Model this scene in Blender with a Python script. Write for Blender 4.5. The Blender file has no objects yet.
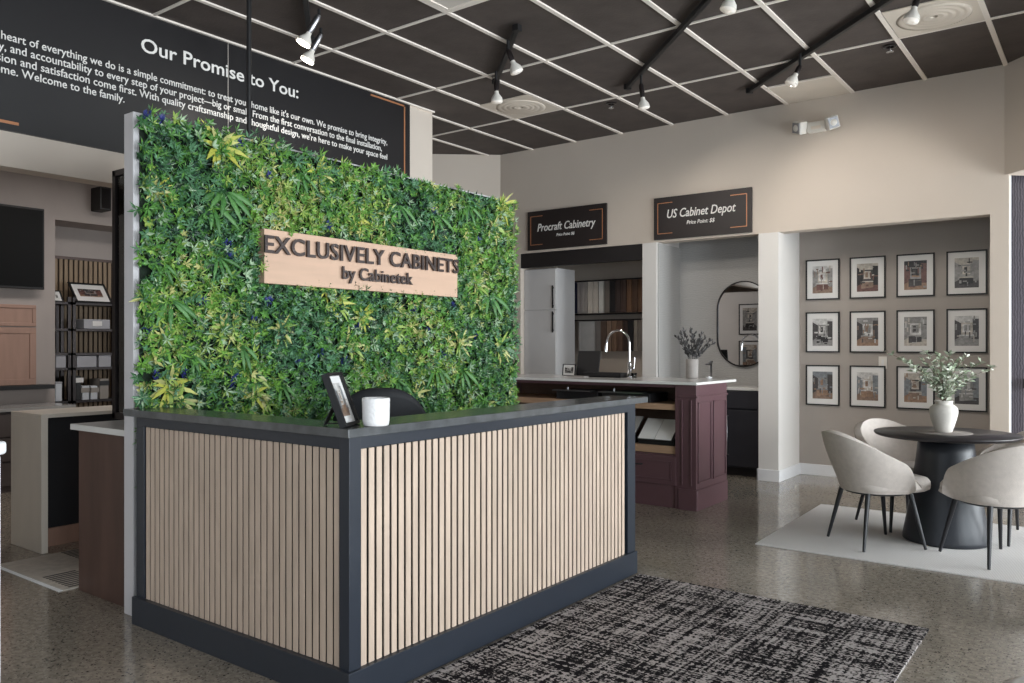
import bpy, bmesh, math, random
from mathutils import Vector, Matrix
PI = math.pi
rnd = random.Random(11)
sc = bpy.context.scene
C = sc.collection

# ------------------------------------------------------------------ camera
F_PX, YAW, HZ, CAM_H = 806.4, 0.64211, 345.85, 1.34
cam_d = bpy.data.cameras.new('camera')
cam = bpy.data.objects.new('camera', cam_d)
C.objects.link(cam)
cam.location = (0, 0, CAM_H)
cam.rotation_euler = (PI/2, 0, YAW)
cam_d.sensor_width = 36
cam_d.lens = 36*F_PX/1024
cam_d.shift_y = (HZ-341.5)/1024
cam_d.clip_start = 0.05
sc.camera = cam

# ------------------------------------------------------------------ view + world + daylight
sc.view_settings.view_transform = 'Standard'
sc.view_settings.look = 'None'
sc.view_settings.gamma = 1
sc.view_settings.exposure = 0.45
sc.view_settings.use_curve_mapping = False
w = bpy.data.worlds.new('world'); sc.world = w; w.use_nodes = True
wb = w.node_tree.nodes['Background']
wb.inputs[0].default_value = (0.80, 0.88, 1.0, 1); wb.inputs[1].default_value = 1.0

def area(name, loc, rot, sx, sy, power, col):
    l = bpy.data.lights.new(name, 'AREA'); l.shape = 'RECTANGLE'; l.size = sx; l.size_y = sy
    l.energy = power; l.color = col
    o = bpy.data.objects.new(name, l); C.objects.link(o); o.location = loc; o.rotation_euler = rot
    return o
# daylight through the shop windows: right-hand glass front (x = 3.4) and the front behind the camera (y = -4)
area('daylight_right_window', (3.55, 2.2, 1.55), (0, PI/2, 0), 2.6, 8.4, 640, (0.93, 0.96, 1.0))
area('daylight_front_window', (-1.2, -4.15, 1.55), (PI/2, 0, 0), 7.6, 2.6, 48, (0.92, 0.96, 1.0))
area('added_side_fill', (2.75, 7.6, 1.45), (0, PI/2, 0), 2.4, 3.0, 330, (0.95, 0.97, 1.0))  # added fill at an invented side opening, brightens table, niche and island
area('added_left_room_fill', (-7.0, 3.6, 3.10), (0, 0, 0), .6, 2.4, 24, (1.0, 0.95, 0.90))  # added unseen lamp without a fixture, brightens the left room

# ------------------------------------------------------------------ pixel -> world helpers
FW = Vector((-math.sin(YAW), math.cos(YAW), 0)); RT = Vector((math.cos(YAW), math.sin(YAW), 0)); UP = Vector((0, 0, 1))
CP = Vector((0, 0, CAM_H))
def on(px, py, ax, c):
    d = FW + RT*((px-512)/F_PX) + UP*((HZ-py)/F_PX)
    i = 'xyz'.index(ax)
    return CP + d*((c-CP[i])/d[i])
def ahead(px, dist):
    p = CP + (FW + RT*((px-512)/F_PX))*dist
    return Vector((p.x, p.y, 0))

# ------------------------------------------------------------------ materials
def s2l(c):
    c = c/255
    return c/12.92 if c <= 0.04045 else ((c+0.055)/1.055)**2.4
def rgb(h): return (s2l(h[0]), s2l(h[1]), s2l(h[2]), 1)
MATS = {}
def mat(name, col, rough=0.5, metal=0.0, var=0.08, scale=6.0, bump=0.0, bscale=80, spec=0.5, stretch=None, coat=0, emit=None, es=0):
    if name in MATS: return MATS[name]
    m = bpy.data.materials.new(name); m.use_nodes = True
    nt = m.node_tree; N = nt.nodes; L = nt.links
    b = N['Principled BSDF']
    b.inputs['Roughness'].default_value = rough; b.inputs['Metallic'].default_value = metal
    b.inputs['Specular IOR Level'].default_value = spec
    b.inputs['Coat Weight'].default_value = coat
    tc = N.new('ShaderNodeTexCoord'); mp = N.new('ShaderNodeMapping')
    L.new(tc.outputs['Object'], mp.inputs[0])
    if stretch: mp.inputs['Scale'].default_value = stretch
    no = N.new('ShaderNodeTexNoise'); no.inputs['Scale'].default_value = scale; no.inputs['Detail'].default_value = 5
    L.new(mp.outputs[0], no.inputs['Vector'])
    cr = N.new('ShaderNodeValToRGB'); c = rgb(col)
    cr.color_ramp.elements[0].position = 0.3; cr.color_ramp.elements[1].position = 0.7
    cr.color_ramp.elements[0].color = tuple(x*(1-var) for x in c[:3])+(1,)
    cr.color_ramp.elements[1].color = tuple(min(1, x*(1+var)) for x in c[:3])+(1,)
    L.new(no.outputs['Fac'], cr.inputs[0]); L.new(cr.outputs[0], b.inputs['Base Color'])
    if bump:
        n2 = N.new('ShaderNodeTexNoise'); n2.inputs['Scale'].default_value = bscale
        L.new(mp.outputs[0], n2.inputs['Vector'])
        bp = N.new('ShaderNodeBump'); bp.inputs['Strength'].default_value = bump; bp.inputs['Distance'].default_value = 0.004
        L.new(n2.outputs['Fac'], bp.inputs['Height']); L.new(bp.outputs[0], b.inputs['Normal'])
    if emit:
        b.inputs['Emission Color'].default_value = rgb(emit); b.inputs['Emission Strength'].default_value = es
    MATS[name] = m
    return m

wall_up = mat('warm_wall_paint', (206, 194, 182), 0.85, var=0.02, scale=2, bump=0.1, bscale=300)
wall_col = mat('white_column_paint', (222, 218, 214), 0.8, var=0.02, scale=2)
wall_niche = mat('taupe_niche_paint', (168, 160, 153), 0.85, var=0.03, scale=3)
wall_left_m = mat('grey_taupe_panel', (168, 158, 153), 0.6, var=0.06, scale=3, stretch=(1, 1, .5))
tile_dark = mat('dark_ceiling_tile', (80, 71, 67), 0.75, var=0.18, scale=5, bump=0.4, bscale=60)
grid_m = mat('ceiling_grid_white', (244, 234, 224), 0.5, var=0.02)
vent_m = mat('cream_vent_metal', (222, 210, 196), 0.5, var=0.05, scale=4)
trim_m = mat('white_trim', (232, 232, 234), 0.45, var=0.02)
black_m = mat('black_matte', (22, 21, 23), 0.5, var=0.1)
board_m = mat('black_sign_board', (28, 26, 28), 0.42, var=0.06, scale=2)
sign_m = mat('black_sign_panel', (36, 28, 28), 0.5, var=0.05)
white_l = mat('white_lettering', (235, 232, 228), 0.6, var=0.01)
copper = mat('copper_line', (190, 130, 92), 0.4, metal=0.3, var=0.05)
slate = mat('dark_slate_stone', (84, 86, 88), 0.2, var=0.25, scale=14, bump=0.05, bscale=200)
desk_frame = mat('blue_black_lacquer', (42, 47, 56), 0.35, var=0.05)
felt = mat('black_felt', (20, 17, 18), 0.95, var=0.1)
slat_m = mat('pale_oak_slat', (196, 175, 157), 0.55, var=0.12, scale=5, stretch=(6, 6, .7), bump=0.1, bscale=40)
slat_dim = mat('walnut_oak_slat', (150, 128, 104), 0.6, var=0.15, scale=5, stretch=(6, 6, .7))
maroon = mat('plum_cabinet_paint', (92, 65, 70), 0.42, var=0.04)
maroon_in = mat('walnut_shelf_interior', (112, 88, 74), 0.6, var=0.15, scale=5, stretch=(1, 6, 6))
shelf_wood = mat('oak_shelf', (168, 136, 110), 0.5, var=0.12, scale=6, stretch=(.7, 6, 6))
quartz = mat('white_quartz', (222, 220, 216), 0.15, var=0.05, scale=5)
quartz_g = mat('pale_grey_quartz', (176, 174, 172), 0.15, var=0.06, scale=5)
marble = mat('beige_marble', (218, 210, 198), 0.3, var=0.08, scale=3, stretch=(1, 1, .4))
brown_panel = mat('dark_walnut_panel', (84, 62, 54), 0.4, var=0.2, scale=4, stretch=(3, 3, .5))
metal_dk = mat('dark_bronze_metal', (44, 38, 38), 0.35, metal=0.6, var=0.05)
chrome = mat('chrome', (215, 215, 218), 0.08, metal=1.0, var=0.01)
steel = mat('brushed_steel', (160, 160, 164), 0.3, metal=1.0, var=0.03)
mirror_m = mat('mirror_silver', (235, 236, 238), 0.01, metal=1.0, var=0.0)
fabric = mat('oatmeal_boucle', (204, 194, 186), 0.95, var=0.06, scale=30, bump=0.5, bscale=260)
leg_blk = mat('black_leg_metal', (30, 30, 34), 0.4, var=0.05)
table_m = mat('black_stained_oak', (44, 40, 42), 0.36, var=0.25, scale=6, stretch=(1, 8, 1))
table_b = mat('charcoal_pedestal', (38, 41, 47), 0.42, var=0.05)
mat_grey = mat('grey_placemat', (140, 132, 126), 0.8, var=0.1, scale=20)
ceramic = mat('cream_ceramic', (204, 198, 190), 0.7, var=0.06, scale=10, bump=0.3, bscale=60)
pot_m = mat('white_dimpled_ceramic', (236, 234, 234), 0.4, var=0.01, bump=0.5, bscale=90)
stoneware = mat('grey_stoneware', (150, 144, 140), 0.7, var=0.1, scale=12)
olive_leaf = mat('sage_leaf', (148, 160, 136), 0.55, var=0.25, scale=9)
olive_pale = mat('pale_sage_leaf', (206, 210, 194), 0.55, var=0.1)
twig = mat('brown_twig', (96, 82, 66), 0.8, var=0.2)
dried = mat('dried_grey_leaf', (74, 72, 72), 0.8, var=0.2)
plastic_w = mat('white_plastic', (225, 220, 212), 0.35, var=0.02)
paper = mat('paper_mat_board', (226, 224, 222), 0.8, var=0.01)
screen_m = mat('black_screen', (8, 8, 9), 0.5, var=0.02, spec=.15)
wood_sign = mat('pale_birch_board', (206, 172, 148), 0.6, var=0.06, scale=4, stretch=(3, .6, 6))
bronze_l = mat('dark_bronze_lettering', (58, 46, 44), 0.45, metal=0.2, var=0.04)
pink_door = mat('blush_beech_door', (166, 132, 116), 0.5, var=0.08, scale=4, stretch=(5, 5, .8))
cab_white = mat('pearl_cabinet', (206, 204, 204), 0.4, var=0.02)
navy = mat('navy_paint', (38, 42, 62), 0.5); 
bulb_on = mat('lit_bulb', (255, 250, 240), 0.4, emit=(255, 244, 226), es=9.0)
bulb_off = mat('frosted_bulb', (235, 230, 224), 0.3, emit=(255, 240, 222), es=0.15)

def glass_mat():
    m = bpy.data.materials.new('clear_glass'); m.use_nodes = True
    nt = m.node_tree; N = nt.nodes; L = nt.links
    for n in list(N):
        if n.type != 'OUTPUT_MATERIAL': N.remove(n)
    out = [n for n in N if n.type == 'OUTPUT_MATERIAL'][0]
    t = N.new('ShaderNodeBsdfTransparent'); g = N.new('ShaderNodeBsdfGlossy'); g.inputs['Roughness'].default_value = 0.02
    t.inputs[0].default_value = (0.9, 0.92, 0.92, 1)
    f = N.new('ShaderNodeFresnel'); mx = N.new('ShaderNodeMixShader')
    L.new(f.outputs[0], mx.inputs[0]); L.new(t.outputs[0], mx.inputs[1]); L.new(g.outputs[0], mx.inputs[2]); L.new(mx.outputs[0], out.inputs[0])
    return m
glass = glass_mat()

def floor_mat():
    m = bpy.data.materials.new('polished_aggregate_concrete'); m.use_nodes = True
    nt = m.node_tree; N = nt.nodes; L = nt.links; b = N['Principled BSDF']
    tc = N.new('ShaderNodeTexCoord')
    def noise(s, d=4):
        n = N.new('ShaderNodeTexNoise'); n.inputs['Scale'].default_value = s; n.inputs['Detail'].default_value = d
        L.new(tc.outputs['Object'], n.inputs['Vector']); return n
    def ramp(src, a, b_, ca, cb):
        r = N.new('ShaderNodeValToRGB'); r.color_ramp.elements[0].position = a; r.color_ramp.elements[1].position = b_
        r.color_ramp.elements[0].color = ca; r.color_ramp.elements[1].color = cb; L.new(src, r.inputs[0]); return r
    def mix(f, a, b_):
        x = N.new('ShaderNodeMix'); x.data_type = 'RGBA'; L.new(f, x.inputs[0])
        for v, i in ((a, 6), (b_, 7)):
            if isinstance(v, tuple): x.inputs[i].default_value = v
            else: L.new(v, x.inputs[i])
        return x.outputs[2]
    base = ramp(noise(1.3, 6).outputs['Fac'], .3, .7, rgb((138, 131, 120)), rgb((164, 155, 143)))
    mid = ramp(noise(38, 3).outputs['Fac'], .35, .65, (0.72, 0.70, 0.68, 1), (1.1, 1.08, 1.06, 1))
    mul = N.new('ShaderNodeMix'); mul.data_type = 'RGBA'; mul.blend_type = 'MULTIPLY'; mul.inputs[0].default_value = 1
    L.new(base.outputs[0], mul.inputs[6]); L.new(mid.outputs[0], mul.inputs[7])
    def chips(s, thr, seed):
        v = N.new('ShaderNodeTexVoronoi'); v.inputs['Scale'].default_value = s
        mp = N.new('ShaderNodeMapping'); mp.inputs['Location'].default_value = (seed, seed*2, 0)
        L.new(tc.outputs['Object'], mp.inputs[0]); L.new(mp.outputs[0], v.inputs['Vector'])
        sep = N.new('ShaderNodeSeparateColor'); L.new(v.outputs['Color'], sep.inputs[0])
        a = N.new('ShaderNodeMath'); a.operation = 'GREATER_THAN'; a.inputs[1].default_value = thr; L.new(sep.outputs[0], a.inputs[0])
        c_ = N.new('ShaderNodeMath'); c_.operation = 'LESS_THAN'; c_.inputs[1].default_value = .42; L.new(v.outputs['Distance'], c_.inputs[0])
        mm = N.new('ShaderNodeMath'); mm.operation = 'MULTIPLY'; L.new(a.outputs[0], mm.inputs[0]); L.new(c_.outputs[0], mm.inputs[1])
        return mm.outputs[0]
    c1 = mix(chips(105, .80, 0), mul.outputs[2], rgb((88, 80, 73)))
    c2 = mix(chips(70, .93, 3.3), c1, rgb((62, 56, 53)))
    c3 = mix(chips(120, .90, 7.1), c2, rgb((172, 163, 152)))
    L.new(c3, b.inputs['Base Color'])
    rr = ramp(noise(2.2, 5).outputs['Fac'], .3, .7, (.08, .08, .08, 1), (.17, .17, .17, 1))
    L.new(rr.outputs[0], b.inputs['Roughness'])
    b.inputs['Specular IOR Level'].default_value = 0.75
    return m
floor_m = floor_mat()

def rug_dark_mat():
    m = bpy.data.materials.new('black_white_woven_rug'); m.use_nodes = True
    nt = m.node_tree; N = nt.nodes; L = nt.links; b = N['Principled BSDF']; b.inputs['Roughness'].default_value = 1
    b.inputs['Specular IOR Level'].default_value = 0.1
    tc = N.new('ShaderNodeTexCoord')
    def n(sx, sy, off=0, d=2):
        mp = N.new('ShaderNodeMapping'); mp.inputs['Scale'].default_value = (sx, sy, 1); mp.inputs['Location'].default_value = (off, off, 0)
        L.new(tc.outputs['Object'], mp.inputs[0])
        t = N.new('ShaderNodeTexNoise'); t.inputs['Scale'].default_value = 1; t.inputs['Detail'].default_value = d
        L.new(mp.outputs[0], t.inputs['Vector']); return t.outputs['Fac']
    def math_(op, a, c_):
        x = N.new('ShaderNodeMath'); x.operation = op
        for v, i in ((a, 0), (c_, 1)):
            if isinstance(v, (int, float)): x.inputs[i].default_value = v
            else: L.new(v, x.inputs[i])
        return x.outputs[0]
    fine = n(62, 100, 0, 3)                 # short dashes across
    rows = n(3, 44, 5, 1)                # bands
    cols = n(44, 2.2, 9, 2)                # long streaks
    s = math_('ADD', math_('MULTIPLY', fine, 1.0), math_('ADD', math_('MULTIPLY', rows, .6), math_('MULTIPLY', cols, .65)))
    r = N.new('ShaderNodeValToRGB'); r.color_ramp.elements[0].position = .604
    r.color_ramp.elements[1].position = .648
    L.new(math_('MULTIPLY', s, .54), r.inputs[0])
    r.color_ramp.elements[0].color = rgb((26, 23, 26)); r.color_ramp.elements[1].color = rgb((178, 170, 167))
    L.new(r.outputs[0], b.inputs['Base Color'])
    bp = N.new('ShaderNodeBump'); bp.inputs['Strength'].default_value = .6; bp.inputs['Distance'].default_value = .004
    L.new(fine, bp.inputs['Height']); L.new(bp.outputs[0], b.inputs['Normal'])
    return m

def wave_mat(name, c1, c2, scale, axis='X', rough=.8, dist=1.5, lo=.3, hi=.7, bump=0):
    m = bpy.data.materials.new(name); m.use_nodes = True
    nt = m.node_tree; N = nt.nodes; L = nt.links; b = N['Principled BSDF']; b.inputs['Roughness'].default_value = rough
    tc = N.new('ShaderNodeTexCoord'); wv = N.new('ShaderNodeTexWave'); wv.bands_direction = axis
    wv.inputs['Scale'].default_value = scale; wv.inputs['Distortion'].default_value = dist; wv.inputs['Detail'].default_value = 3
    wv.inputs['Detail Scale'].default_value = 1.5
    L.new(tc.outputs['Object'], wv.inputs['Vector'])
    r = N.new('ShaderNodeValToRGB'); r.color_ramp.elements[0].position = lo; r.color_ramp.elements[1].position = hi
    r.color_ramp.elements[0].color = rgb(c1); r.color_ramp.elements[1].color = rgb(c2)
    L.new(wv.outputs['Fac'], r.inputs[0]); L.new(r.outputs[0], b.inputs['Base Color'])
    if bump:
        bp = N.new('ShaderNodeBump'); bp.inputs['Strength'].default_value = bump; bp.inputs['Distance'].default_value = .003
        L.new(wv.outputs['Fac'], bp.inputs['Height']); L.new(bp.outputs[0], b.inputs['Normal'])
    return m
tile_wall = wave_mat('ribbed_grey_wallpaper', (172, 170, 168), (182, 180, 178), 17, 'Z', dist=8, bump=.1)
rug_pale = wave_mat('cream_ribbed_rug', (198, 193, 190), (222, 218, 215), 42, 'X', rough=1, dist=1.5, bump=.3)
rug_small = mat('taupe_small_rug', (186, 178, 168), 1.0, var=.12, scale=20)
dark_oak = wave_mat('dark_grained_oak', (58, 56, 66), (92, 88, 98), 16, 'X', rough=.5, dist=4)

# ------------------------------------------------------------------ object helpers
def wmat(o):
    m = Matrix.Translation(o.location) @ o.rotation_euler.to_matrix().to_4x4()
    return wmat(o.parent) @ m if o.parent else m
def tag(o, label, cat, group=None):
    o['label'] = label; o['category'] = cat
    if group: o['group'] = group
    return o
def thing(name, label, cat, loc=(0, 0, 0), rz=0, group=None):
    o = bpy.data.objects.new(name, None); C.objects.link(o); o.empty_display_size = .1
    o.location = loc; o.rotation_euler = (0, 0, rz)
    return tag(o, label, cat, group)

class MB:
    """collects shapes in one mesh; local=True keeps coordinates in the parent's frame, else world coordinates"""
    def __init__(s): s.v = []; s.f = []; s.m = []; s.sm = []
    def add(s, vs, fs, mi=0, smooth=False):
        b = len(s.v); s.v += [Vector(v) for v in vs]
        for f in fs: s.f.append([i+b for i in f]); s.m.append(mi); s.sm.append(smooth)
        return s
    def box(s, a, b, mi=0, M=None):
        x0, y0, z0 = (min(a[i], b[i]) for i in range(3)); x1, y1, z1 = (max(a[i], b[i]) for i in range(3))
        vs = [Vector(p) for p in ((x0,y0,z0),(x1,y0,z0),(x1,y1,z0),(x0,y1,z0),(x0,y0,z1),(x1,y0,z1),(x1,y1,z1),(x0,y1,z1))]
        if M: vs = [M @ v for v in vs]
        return s.add(vs, [(0,3,2,1),(4,5,6,7),(0,1,5,4),(1,2,6,5),(2,3,7,6),(3,0,4,7)], mi)
    def tube(s, pts, rs, n=10, mi=0, caps=True, smooth=True):
        pts = [Vector(p) for p in pts]
        if not isinstance(rs, (list, tuple)): rs = [rs]*len(pts)
        rings = []; ref = None
        for i, p in enumerate(pts):
            t = (pts[min(i+1, len(pts)-1)]-pts[max(i-1, 0)]).normalized()
            if ref is None: ref = Vector((0, 0, 1)) if abs(t.z) < .9 else Vector((1, 0, 0))
            a = t.cross(ref).normalized(); ref = a.cross(t).normalized()
            rings.append([p + (a*math.cos(2*PI*k/n) + ref*math.sin(2*PI*k/n))*rs[i] for k in range(n)])
        vs = [v for r in rings for v in r]; fs = []
        for i in range(len(pts)-1):
            for k in range(n):
                fs.append((i*n+k, i*n+(k+1) % n, (i+1)*n+(k+1) % n, (i+1)*n+k))
        s.add(vs, fs, mi, smooth)
        if caps:
            s.add(rings[0], [list(range(n))[::-1]], mi); s.add(rings[-1], [list(range(n))], mi)
        return s
    def lathe(s, prof, c=(0, 0, 0), n=32, mi=0, smooth=True, sx=1, sy=1):
        c = Vector(c); vs = []; fs = []
        for r, z in prof:
            for k in range(n):
                a = 2*PI*k/n; vs.append(c + Vector((r*sx*math.cos(a), r*sy*math.sin(a), z)))
        for i in range(len(prof)-1):
            for k in range(n): fs.append((i*n+k, i*n+(k+1) % n, (i+1)*n+(k+1) % n, (i+1)*n+k))
        if prof[0][0] > 1e-5: fs.append(list(range(n))[::-1])
        if prof[-1][0] > 1e-5: fs.append([(len(prof)-1)*n+k for k in range(n)])
        return s.add(vs, fs, mi, smooth)
    def prism(s, poly, z0, z1, mi=0, M=None):
        n = len(poly)
        vs = [Vector((p[0], p[1], z0)) for p in poly]+[Vector((p[0], p[1], z1)) for p in poly]
        if M: vs = [M @ v for v in vs]
        return s.add(vs, [list(range(n))[::-1], list(range(n, 2*n))]+[(i, (i+1) % n, n+(i+1) % n, n+i) for i in range(n)], mi)
    def build(s, name, mats, parent=None, local=False, bevel=0, seg=2, subsurf=0, solid=0):
        if not isinstance(mats, (list, tuple)): mats = [mats]
        vs = s.v
        if parent and not local:
            inv = wmat(parent).inverted(); vs = [inv @ v for v in vs]
        me = bpy.data.meshes.new(name); me.from_pydata([tuple(v) for v in vs], [], s.f)
        for m in mats: me.materials.append(m)
        me.polygons.foreach_set('material_index', s.m); me.polygons.foreach_set('use_smooth', s.sm)
        me.update()
        o = bpy.data.objects.new(name, me); C.objects.link(o)
        if parent: o.parent = parent
        if solid:
            md = o.modifiers.new('solid', 'SOLIDIFY'); md.thickness = solid; md.offset = -1
        if bevel:
            md = o.modifiers.new('bevel', 'BEVEL'); md.width = bevel; md.segments = seg; md.limit_method = 'ANGLE'; md.angle_limit = math.radians(50)
        if subsurf:
            md = o.modifiers.new('sub', 'SUBSURF'); md.levels = subsurf; md.render_levels = subsurf
        return o
def struct(name, mb, mats, **k):
    o = mb.build(name, mats, **k); o['kind'] = 'structure'; return o
def B(a, b): return MB().box(a, b)
def copy_tree(o, parent=None):
    c = o.copy(); C.objects.link(c)
    if parent: c.parent = parent
    for ch in list(o.children):
        if ch is not c and ch.name in bpy.data.objects: copy_tree(ch, c)
    return c

def text_geo(body, cap, width=None, extr=.004, shear=0.0, bold=0.0, spacing=1.0):
    """flat text as (vertices, faces): u to the right, v up, w towards the reader; cap = capital height"""
    cu = bpy.data.curves.new('t', 'FONT'); cu.body = body; cu.size = 1; cu.shear = shear; cu.offset = bold
    cu.extrude = .01; cu.resolution_u = 3; cu.space_character = spacing
    o = bpy.data.objects.new('t', cu); C.objects.link(o)
    bpy.context.view_layer.update()
    me = bpy.data.meshes.new_from_object(o.evaluated_get(bpy.context.evaluated_depsgraph_get()))
    vs = [v.co.copy() for v in me.vertices]; fs = [tuple(p.vertices) for p in me.polygons]
    bpy.data.objects.remove(o); bpy.data.curves.remove(cu); bpy.data.meshes.remove(me)
    x0 = min(v.x for v in vs); x1 = max(v.x for v in vs)
    sy = cap/.729; sx = width/(x1-x0) if width else sy
    return [Vector(((v.x-x0)*sx, v.y*sy, (v.z+.01)/.02*extr)) for v in vs], fs
def text_x(mb, g, X, y0, z0, mi=0):     # on a wall facing +X
    mb.add([Vector((X+v.z, y0+v.x, z0+v.y)) for v in g[0]], g[1], mi)
def text_y(mb, g, Y, x0, z0, mi=0):     # on a wall facing -Y
    mb.add([Vector((x0+v.x, Y-v.z, z0+v.y)) for v in g[0]], g[1], mi)

# ================================================================== THE ROOM
H = 3.71; YW = 7.93; XT = -5.54; OPEN = 2.46
struct('floor', B((-10, -4.3, -.1), (4, 9.2, 0)), floor_m)
# ceiling: slab of dark tiles, white T-bar grid
cm = MB().box((-10, -4.3, H), (4, 9.2, H+.1), 0)
gx = [-3.792+.611*k for k in range(-10, 13)]; gy = [4.305+1.22*k for k in range(-7, 4)]
for x in gx: cm.box((x-.017, -4.3, H-.012), (x+.017, 9.2, H), 1)
for y in gy: cm.box((-10, y-.011, H-.010), (4, y+.011, H), 1)
cm.box((XT, -4, H-.014), (XT+.035, 6.06, H), 1)
struct('ceiling', cm, [tile_dark, grid_m])

wbk = MB()
wbk.box((-6.11, YW, OPEN), (-.714, YW+.16, H), 0)
wbk.box((-6.11, YW, 0), (-5.80, YW+.16, OPEN), 0)
wbk.box((-.852, YW, 0), (-.714, YW+.16, OPEN), 0)
struct('wall_back', wbk, wall_up)
# white columns between the openings, their sides running back as alcove walls
struct('wall_back_column_left', MB().box((-4.14, YW-.012, 0), (-3.97, 8.8, OPEN)).box((-4.14, 8.0, OPEN), (-3.97, 8.8, 2.9)), wall_col)
struct('wall_back_column_right', MB().box((-2.85, YW-.012, 0), (-2.65, 8.8, OPEN)).box((-2.85, 8.09, OPEN), (-2.65, 8.8, 2.9)), wall_col)
struct('wall_alcove_samples', MB().box((-5.95, 8.09, 0), (-5.80, 8.9, 2.9)).box((-5.95, 8.75, 0), (-4.14, 8.9, 2.9)).box((-5.95, 8.09, 2.9), (-4.0, 8.9, 2.95)), wall_up)
struct('wall_alcove_vanity', MB().box((-3.97, 8.48, 0), (-2.85, 8.6, 2.9)).box((-3.968, YW+.01, 0), (-3.955, 8.48, 2.45)).box((-3.97, 8.09, 2.9), (-2.8, 8.6, 2.95)), tile_wall)
struct('wall_niche', MB().box((-2.65, 8.575, 0), (-.80, 8.7, 2.9)).box((-.852, 8.09, 0), (-.78, 8.7, 2.9)).box((-2.65, 8.09, 2.9), (-.78, 8.7, 2.95)), wall_niche)
bs = MB()
bs.box((-2.865, YW-.028, 0), (-2.635, YW-.012, .115)); bs.box((-2.65, YW-.012, 0), (-2.635, 8.575, .115))
bs.box((-2.65, 8.56, 0), (-.852, 8.575, .115)); bs.box((-2.865, YW-.028, 0), (-2.85, 8.0, .115))
bs.box((-.867, YW-.015, 0), (-.70, YW, .115)); bs.box((-.867, YW, 0), (-.852, 8.575, .115))
struct('baseboard_back', bs, trim_m, bevel=.003)
# diagonal wall in the far left corner, angled soffit on the right
def wall_seg(mb, p, q, z0, z1, t=.12, mi=0):
    p = Vector((p[0], p[1], 0)); q = Vector((q[0], q[1], 0)); n = (q-p).normalized(); n = Vector((-n.y, n.x, 0))*t
    mb.prism([(p.x, p.y), (q.x, q.y), (q.x+n.x, q.y+n.y), (p.x+n.x, p.y+n.y)], z0, z1, mi)
wd = MB(); wall_seg(wd, (-7.6, 6.69), (-6.11, YW), 0, H); wall_seg(wd, (-7.6, 5.5), (-7.6, 6.69), 0, H)
struct('wall_diagonal', wd, wall_up)
ws = MB(); wall_seg(ws, (-.745, YW-.001), (1.3, 5.93), 2.78, H, t=.4); struct('wall_right_soffit', ws, wall_up)
wr = MB()
wr.box((1.3, 5.8, 0), (3.5, 5.95, H), 0)
for y0, y1 in ((-4.1, -3.9), (.2, .35), (4.4, 4.55), (5.7, 5.95)): wr.box((3.4, y0, 0), (3.52, y1, H), 0)
wr.box((3.4, -4.1, 2.95), (3.52, 5.95, H), 0); wr.box((3.4, -4.1, 0), (3.52, 5.95, .18), 0)
wr.box((2.6, 5.95, 2.7), (2.72, 9.2, H), 0); wr.box((2.6, 5.95, 0), (2.72, 9.2, .18), 0); wr.box((2.6, 9.0, 0), (2.72, 9.2, 2.7), 0); wr.box((.1, 8.9, 0), (2.6, 9.0, H), 0)
struct('wall_right', wr, wall_up)
wf = MB()
wf.box((-10, -4.12, 0), (-5.2, -4, H)); wf.box((2.8, -4.12, 0), (3.5, -4, H)); wf.box((-5.2, -4.12, 2.95), (2.8, -4, H)); wf.box((-5.2, -4.12, 0), (2.8, -4, .18))
struct('wall_front', wf, wall_up)
k = 1
for y0, y1 in ((-3.9, .2), (.35, 4.4), (4.55, 5.7)):
    fr = MB().box((3.43, y0, .18), (3.49, y0+.05, 2.95)).box((3.43, y1-.05, .18), (3.49, y1, 2.95)).box((3.43, y0, 2.9), (3.49, y1, 2.95)).box((3.43, y0, .18), (3.49, y1, .23))
    o = struct('window_%d' % k, fr, metal_dk); B((3.455, y0+.05, .23), (3.462, y1-.05, 2.9)).build('pane', glass, o); k += 1
fr = MB().box((2.63, 5.95, .18), (2.69, 6.0, 2.7)).box((2.63, 8.95, .18), (2.69, 9.0, 2.7)).box((2.63, 7.45, .18), (2.69, 7.5, 2.7)).box((2.63, 5.95, 2.65), (2.69, 9.0, 2.7)).box((2.63, 5.95, .18), (2.69, 9.0, .23))  # unseen window, added to let the side fill reach table and niche
o = struct('window_%d' % k, fr, metal_dk); B((2.655, 6.0, .23), (2.662, 8.95, 2.65)).build('pane', glass, o); k += 1
for x0, x1 in ((-5.2, -1.25), (-1.2, 2.8)):
    fr = MB().box((x0, -4.09, .18), (x0+.05, -4.03, 2.95)).box((x1-.05, -4.09, .18), (x1, -4.03, 2.95)).box((x0, -4.09, 2.9), (x1, -4.03, 2.95)).box((x0, -4.09, .18), (x1, -4.03, .23))
    o = struct('window_%d' % k, fr, metal_dk); B((x0+.05, -4.064, .23), (x1-.05, -4.057, 2.9)).build('pane', glass, o); k += 1
# left: header wall carrying the big board, its end pier, and the darker room behind it
wl = MB().box((XT-.16, -4, OPEN), (XT, 6.06, H)).box((XT-.16, 5.75, 0), (XT, 6.06, OPEN)).box((XT-.16, -4, 0), (XT, .9, OPEN))
struct('wall_left', wl, wall_up)
XL = -8.6
wl2 = MB()
wl2.box((XL-.5, -4, 0), (XL, 3.77, 3.12)); wl2.box((XL-.6, 3.77, 2.62), (XL, 6.1, 3.12)); wl2.box((XL-.6, 3.77, 0), (XL-.45, 6.1, 2.62))
wl2.box((XL-.6, 5.98, 0), (XT-.16, 6.1, 3.12))
struct('wall_left_room', wl2, wall_left_m)
struct('ceiling_left_room', B((XL-.6, -4, 3.12), (XT-.16, 6.1, 3.2)), wall_left_m)
struct('wall_left_partition', B((-6.6, 1.40, 0), (-4.9, 1.5, 2.4)), wall_col)

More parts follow.
